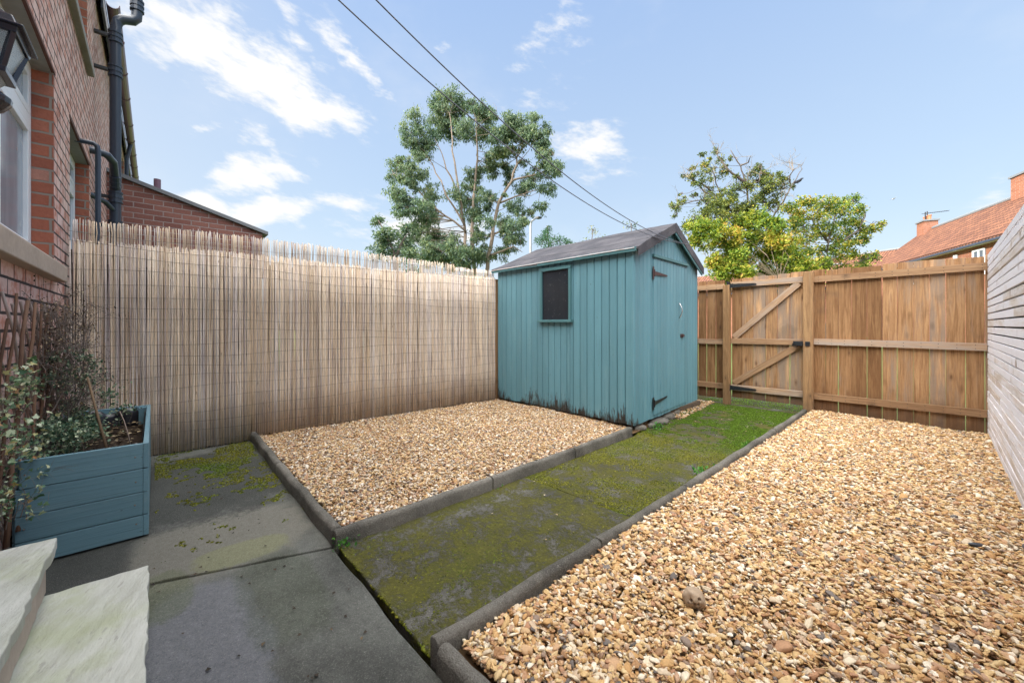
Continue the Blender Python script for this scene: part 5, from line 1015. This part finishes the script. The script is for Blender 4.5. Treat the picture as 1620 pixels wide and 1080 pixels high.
tree('spreading_tree', 'darker green spreading tree right of the yellow autumn tree', MAPLE_CL, MAPLE_ST, 'map_leaf', 'bark2', .12, 640, (-3.5, 20.8, 0), .05, .45, rnb=.14, wide=1.25)
# tiny twiggy treetops above the shed ridge
for (x, y, z, r, lb) in ((-7.6, 12.5, 4.62, .25, 'sparse treetop poking above the shed ridge'), (-8.5, 11.5, 4.45, .22, 'thin bare treetop above the middle of the shed roof')):
    tree('small_tree', lb, [(x, y, z, r), (x + .3, y, z - .35, r), (x - .3, y, z - .4, r), (x, y, z - .9, r * 1.3)], [[(x, y, 0), (x, y, z)]], 'ash_leaf', 'bark2', .09, 90, (x, y, 0), .05)
# ivy hedge glimpsed through the thin reeds
hc = [(-8.6 - .33 * k + random.uniform(-.2, .2), 8.2 - .33 * k + random.uniform(-.2, .2), random.uniform(1.9, 2.65), .42) for k in range(13)] + [(-8.6 - .5 * k, 8.2 - .5 * k, 1.2, .7) for k in range(8)]
tree('hedge', 'light green hedge glimpsed through the thin top of the reed screen', hc, [], 'con_leaf', 'bark2', .07, 700, (-10.5, 6.3, 0), .05, .5, rnb=.3, cat='hedge')

# birds
def bird(o_, s, label, fly=False):
    mb = MB(); bm_pts = [(-.17, 0, -.03), (-.10, 0, .0), (0, 0, .03), (.08, 0, .07), (.12, 0, .12), (.155, 0, .125), (.185, 0, .115)]
    if fly: bm_pts = [(p[0], p[1], p[2] * .25) for p in bm_pts]
    mb.tube([Vector(p) * s for p in bm_pts], [k * s for k in (.012, .03, .058, .05, .034, .022, .004)], 10)
    for sd_ in (-1, 1):
        if fly: mb.prism([Vector(p) * s for p in ((.06, sd_ * .03, .02), (.09, sd_ * .22, .08), (.0, sd_ * .45, .05), (-.02, sd_ * .22, .07), (-.04, sd_ * .03, .02))], (0, 0, .008 * s))
        else: mb.prism([Vector(p) * s for p in ((.06, sd_ * .05, .07), (.02, sd_ * .062, .0), (-.17, sd_ * .03, -.02), (-.08, sd_ * .055, .04))], (0, 0, .012 * s)); mb.tube([Vector((0, sd_ * .02, -.02)) * s, Vector((.01, sd_ * .02, -.07)) * s], .005 * s, 5)
    o = mb.build('bird', M['gull' if fly else 'bird'], smooth=False); o.location = o_; o.rotation_euler = (0, 0, random.uniform(0, 2) + (.5 if fly else 0)); return tag(o, label, 'bird')
bird((-3.93, 18.06, 6.50), 1.0, 'upper of two dark birds perched on the bare branch of the autumn tree'); bird((-4.03, 17.95, 6.32), .9, 'lower of two dark birds perched on the bare branch of the autumn tree'); bird((-1.52, 20.74, 5.87), .34, 'grey bird gliding in the clear sky above the red roof', True)

# street lamp beyond the trees
sx_, sy_ = -21.35, 21.1
sl_ = thing('street_lamp', 'grey swan necked street lamp standing to the right of the eucalyptus', 'street lamp', (sx_, sy_, 0))
mb = MB(); mb.tube([(sx_, sy_, 0), (sx_, sy_, 4), (sx_, sy_, 8.6), (sx_ + .05, sy_ + .05, 8.95), (sx_ + .25, sy_ + .25, 9.15)], [.11, .09, .075, .07, .06], 10); mb.build('pole', M['metal'], sl_, smooth=True)
mb = MB(); mb.box((sx_ + .42, sy_ + .42, 9.2), (.36, .36, .14)); mb.build('lamp_head', M['iron'], sl_, bevel=.03)

# ---------------------------------------------------------------- red roofed houses beyond
def far_house(name, label, E0, E1, ez, rz, hw, nrm, gable=True, wins=(), chims=(), walls='brick_far', ov=.35):
    """E0-E1 eaves line seen from the garden (E0 far left end), nrm: unit vector from the eaves to the ridge"""
    E0, E1, n = Vector((*E0, 0)), Vector((*E1, 0)), Vector((*nrm, 0)); d = (E1 - E0).normalized(); H = thing(name, label, 'house', tuple((E0 + E1) / 2 + n * hw))
    a, b_ = E0 + n * ov, E1 + n * ov; c_, e_ = E1 + n * (2 * hw - ov), E0 + n * (2 * hw - ov); mb = MB()
    z = Vector((0, 0, 1)); q = [a, b_, c_, e_]; mb.prism([Vector((p.x, p.y, -.05)) for p in q], (0, 0, ez + .05 + .0))
    for P, Q in ((a, e_), (b_, c_)):
        mdl = (P + Q) / 2; s_ = d * (.1 if P is a else -.1); mb.prism([P + z * ez, Q + z * ez, mdl + z * (rz - .25)], s_)
    w_ = mb.build('wall', M[walls], H)
    r0_, r1_ = E0 + n * hw - d * .25, E1 + n * hw + d * .25; mb = MB()
    for A, B in ((E0 - d * .25, E1 + d * .25), (E0 + n * 2 * hw - d * .25, E1 + n * 2 * hw + d * .25)): mb.prism([A + z * ez, B + z * ez, r1_ + z * rz, r0_ + z * rz], (0, 0, .10), gdir=d)
    rf_ = mb.build('roof', M['pantile'], H); mb = MB(); mb.tube([r0_ + z * (rz + .10), r1_ + z * (rz + .10)], .10, 8); o = mb.build('ridge', M['lead']); o.parent = rf_; o.location = (0, 0, 0)
    mb = MB(); mb.beam(E0 + z * (ez - .05), E1 + z * (ez - .05), .10, .10); mb.build('gutter', M['black'], H); mb = MB(); mb.beam(E0 + n * .18 + z * (ez - .06), E1 + n * .18 + z * (ez - .06), .03, .34); mb.build('soffit', M['white'], H)
    for (s_, w2, z0, z1) in wins:
        c = E0 + d * s_ + n * (ov - .03); mb = MB(); mb.beam(c - d * w2 + z * (z1 - .04), c + d * w2 + z * (z1 - .04), .08, .06); mb.beam(c - d * w2 + z * (z0 + .04), c + d * w2 + z * (z0 + .04), .08, .06)
        for k in (-1, 0, 1): mb.beam(c + d * (w2 - .04) * k + z * (z0 + .08), c + d * (w2 - .04) * k + z * (z1 - .08), .08, .058, up=tuple(d))
        wf_ = mb.build('window', M['white'], H); mb = MB(); mb.beam(c + n * .02 - d * w2 + z * ((z0 + z1) / 2), c + n * .02 + d * w2 + z * ((z0 + z1) / 2), z1 - z0 - .02, .03); o = mb.build('pane', M['farglass']); o.parent = wf_; o.location = (0, 0, 0)
    for (s_, off, w2, top, pots) in chims:
        c = E0 + d * s_ + n * (hw + off); mb = MB(); A3 = Matrix((d, Vector((-d.y, d.x, 0)), z)).transposed(); mb.box(c + z * ((rz - .8 + top) / 2), (w2, w2 * .75, top - rz + .8), A3); ch = mb.build('chimney', M[walls], H)
        mb = MB(); mb.box(c + z * (top + .05), (w2 + .14, w2 * .75 + .14, .10), A3); o = mb.build('chimney_cap', M['lead']); o.parent = ch; o.location = (0, 0, 0)
        for k in range(pots): mb = MB(); mb.lathe(c + d * (w2 * .3 * (k - (pots - 1) / 2)) + z * (top + .10), [(.10, 0), (.085, .05), (.085, .28), (.11, .28), (.11, .34)], 10); o = mb.build('chimney_pot', M['terracotta']); o.parent = ch; o.location = (0, 0, 0)
    return H
RH = far_house('red_roofed_house', 'red brick house with orange pantile roof at the far right', (-4.2, 39.06), (7.1, 15.6), 5.0, 7.65, 3.16, (.901, .433),
    wins=((10.9, .42, 3.5, 4.75), (9.2, .14, 3.7, 4.75), (5.5, .6, 3.6, 4.75)), chims=((.55, -.1, .95, 8.25, 3), (9.0, .1, 1.2, 8.62, 2)))
c = Vector((-1.42, 40.0, 0)); 
far_house('red_roofed_house', 'small pantiled roof seen between the spreading tree and the large red roof', (-9.6, 52.0), (-4.5, 50.0), 5.9, 8.3, 3.0, (.36, .93), chims=())
far_house('red_roofed_house', 'low orange pantiled roof seen through gaps under the yellow tree', (-20.5, 33.0), (-5.5, 33.5), 3.6, 5.4, 3.4, (-.03, .99))
# aerial on the far chimney
ax_, ay_ = -1.30, 39.75
ae = thing('tv_aerial', 'television aerial on a mast at the far chimney of the red roofed house', 'aerial', (ax_, ay_, 7.3))
mb = MB(); mb.tube([(ax_, ay_, 7.3), (ax_, ay_, 8.95)], .035, 6); mb.build('mast', M['iron'], ae)
mb = MB(); D_ = Vector((.80, .55, .08)).normalized(); c = Vector((ax_, ay_, 8.85)); mb.tube([c - D_ * .2, c + D_ * 1.35], .018, 5)
for k in range(10): q = c + D_ * (.1 + .13 * k); s2 = Vector((-D_.y, D_.x, 0)) * .16; mb.tube([q - s2, q + s2], .009, 4)
mb.box(c + D_ * .12, (.06, .35, .22)); mb.build('antenna', M['iron'], ae)
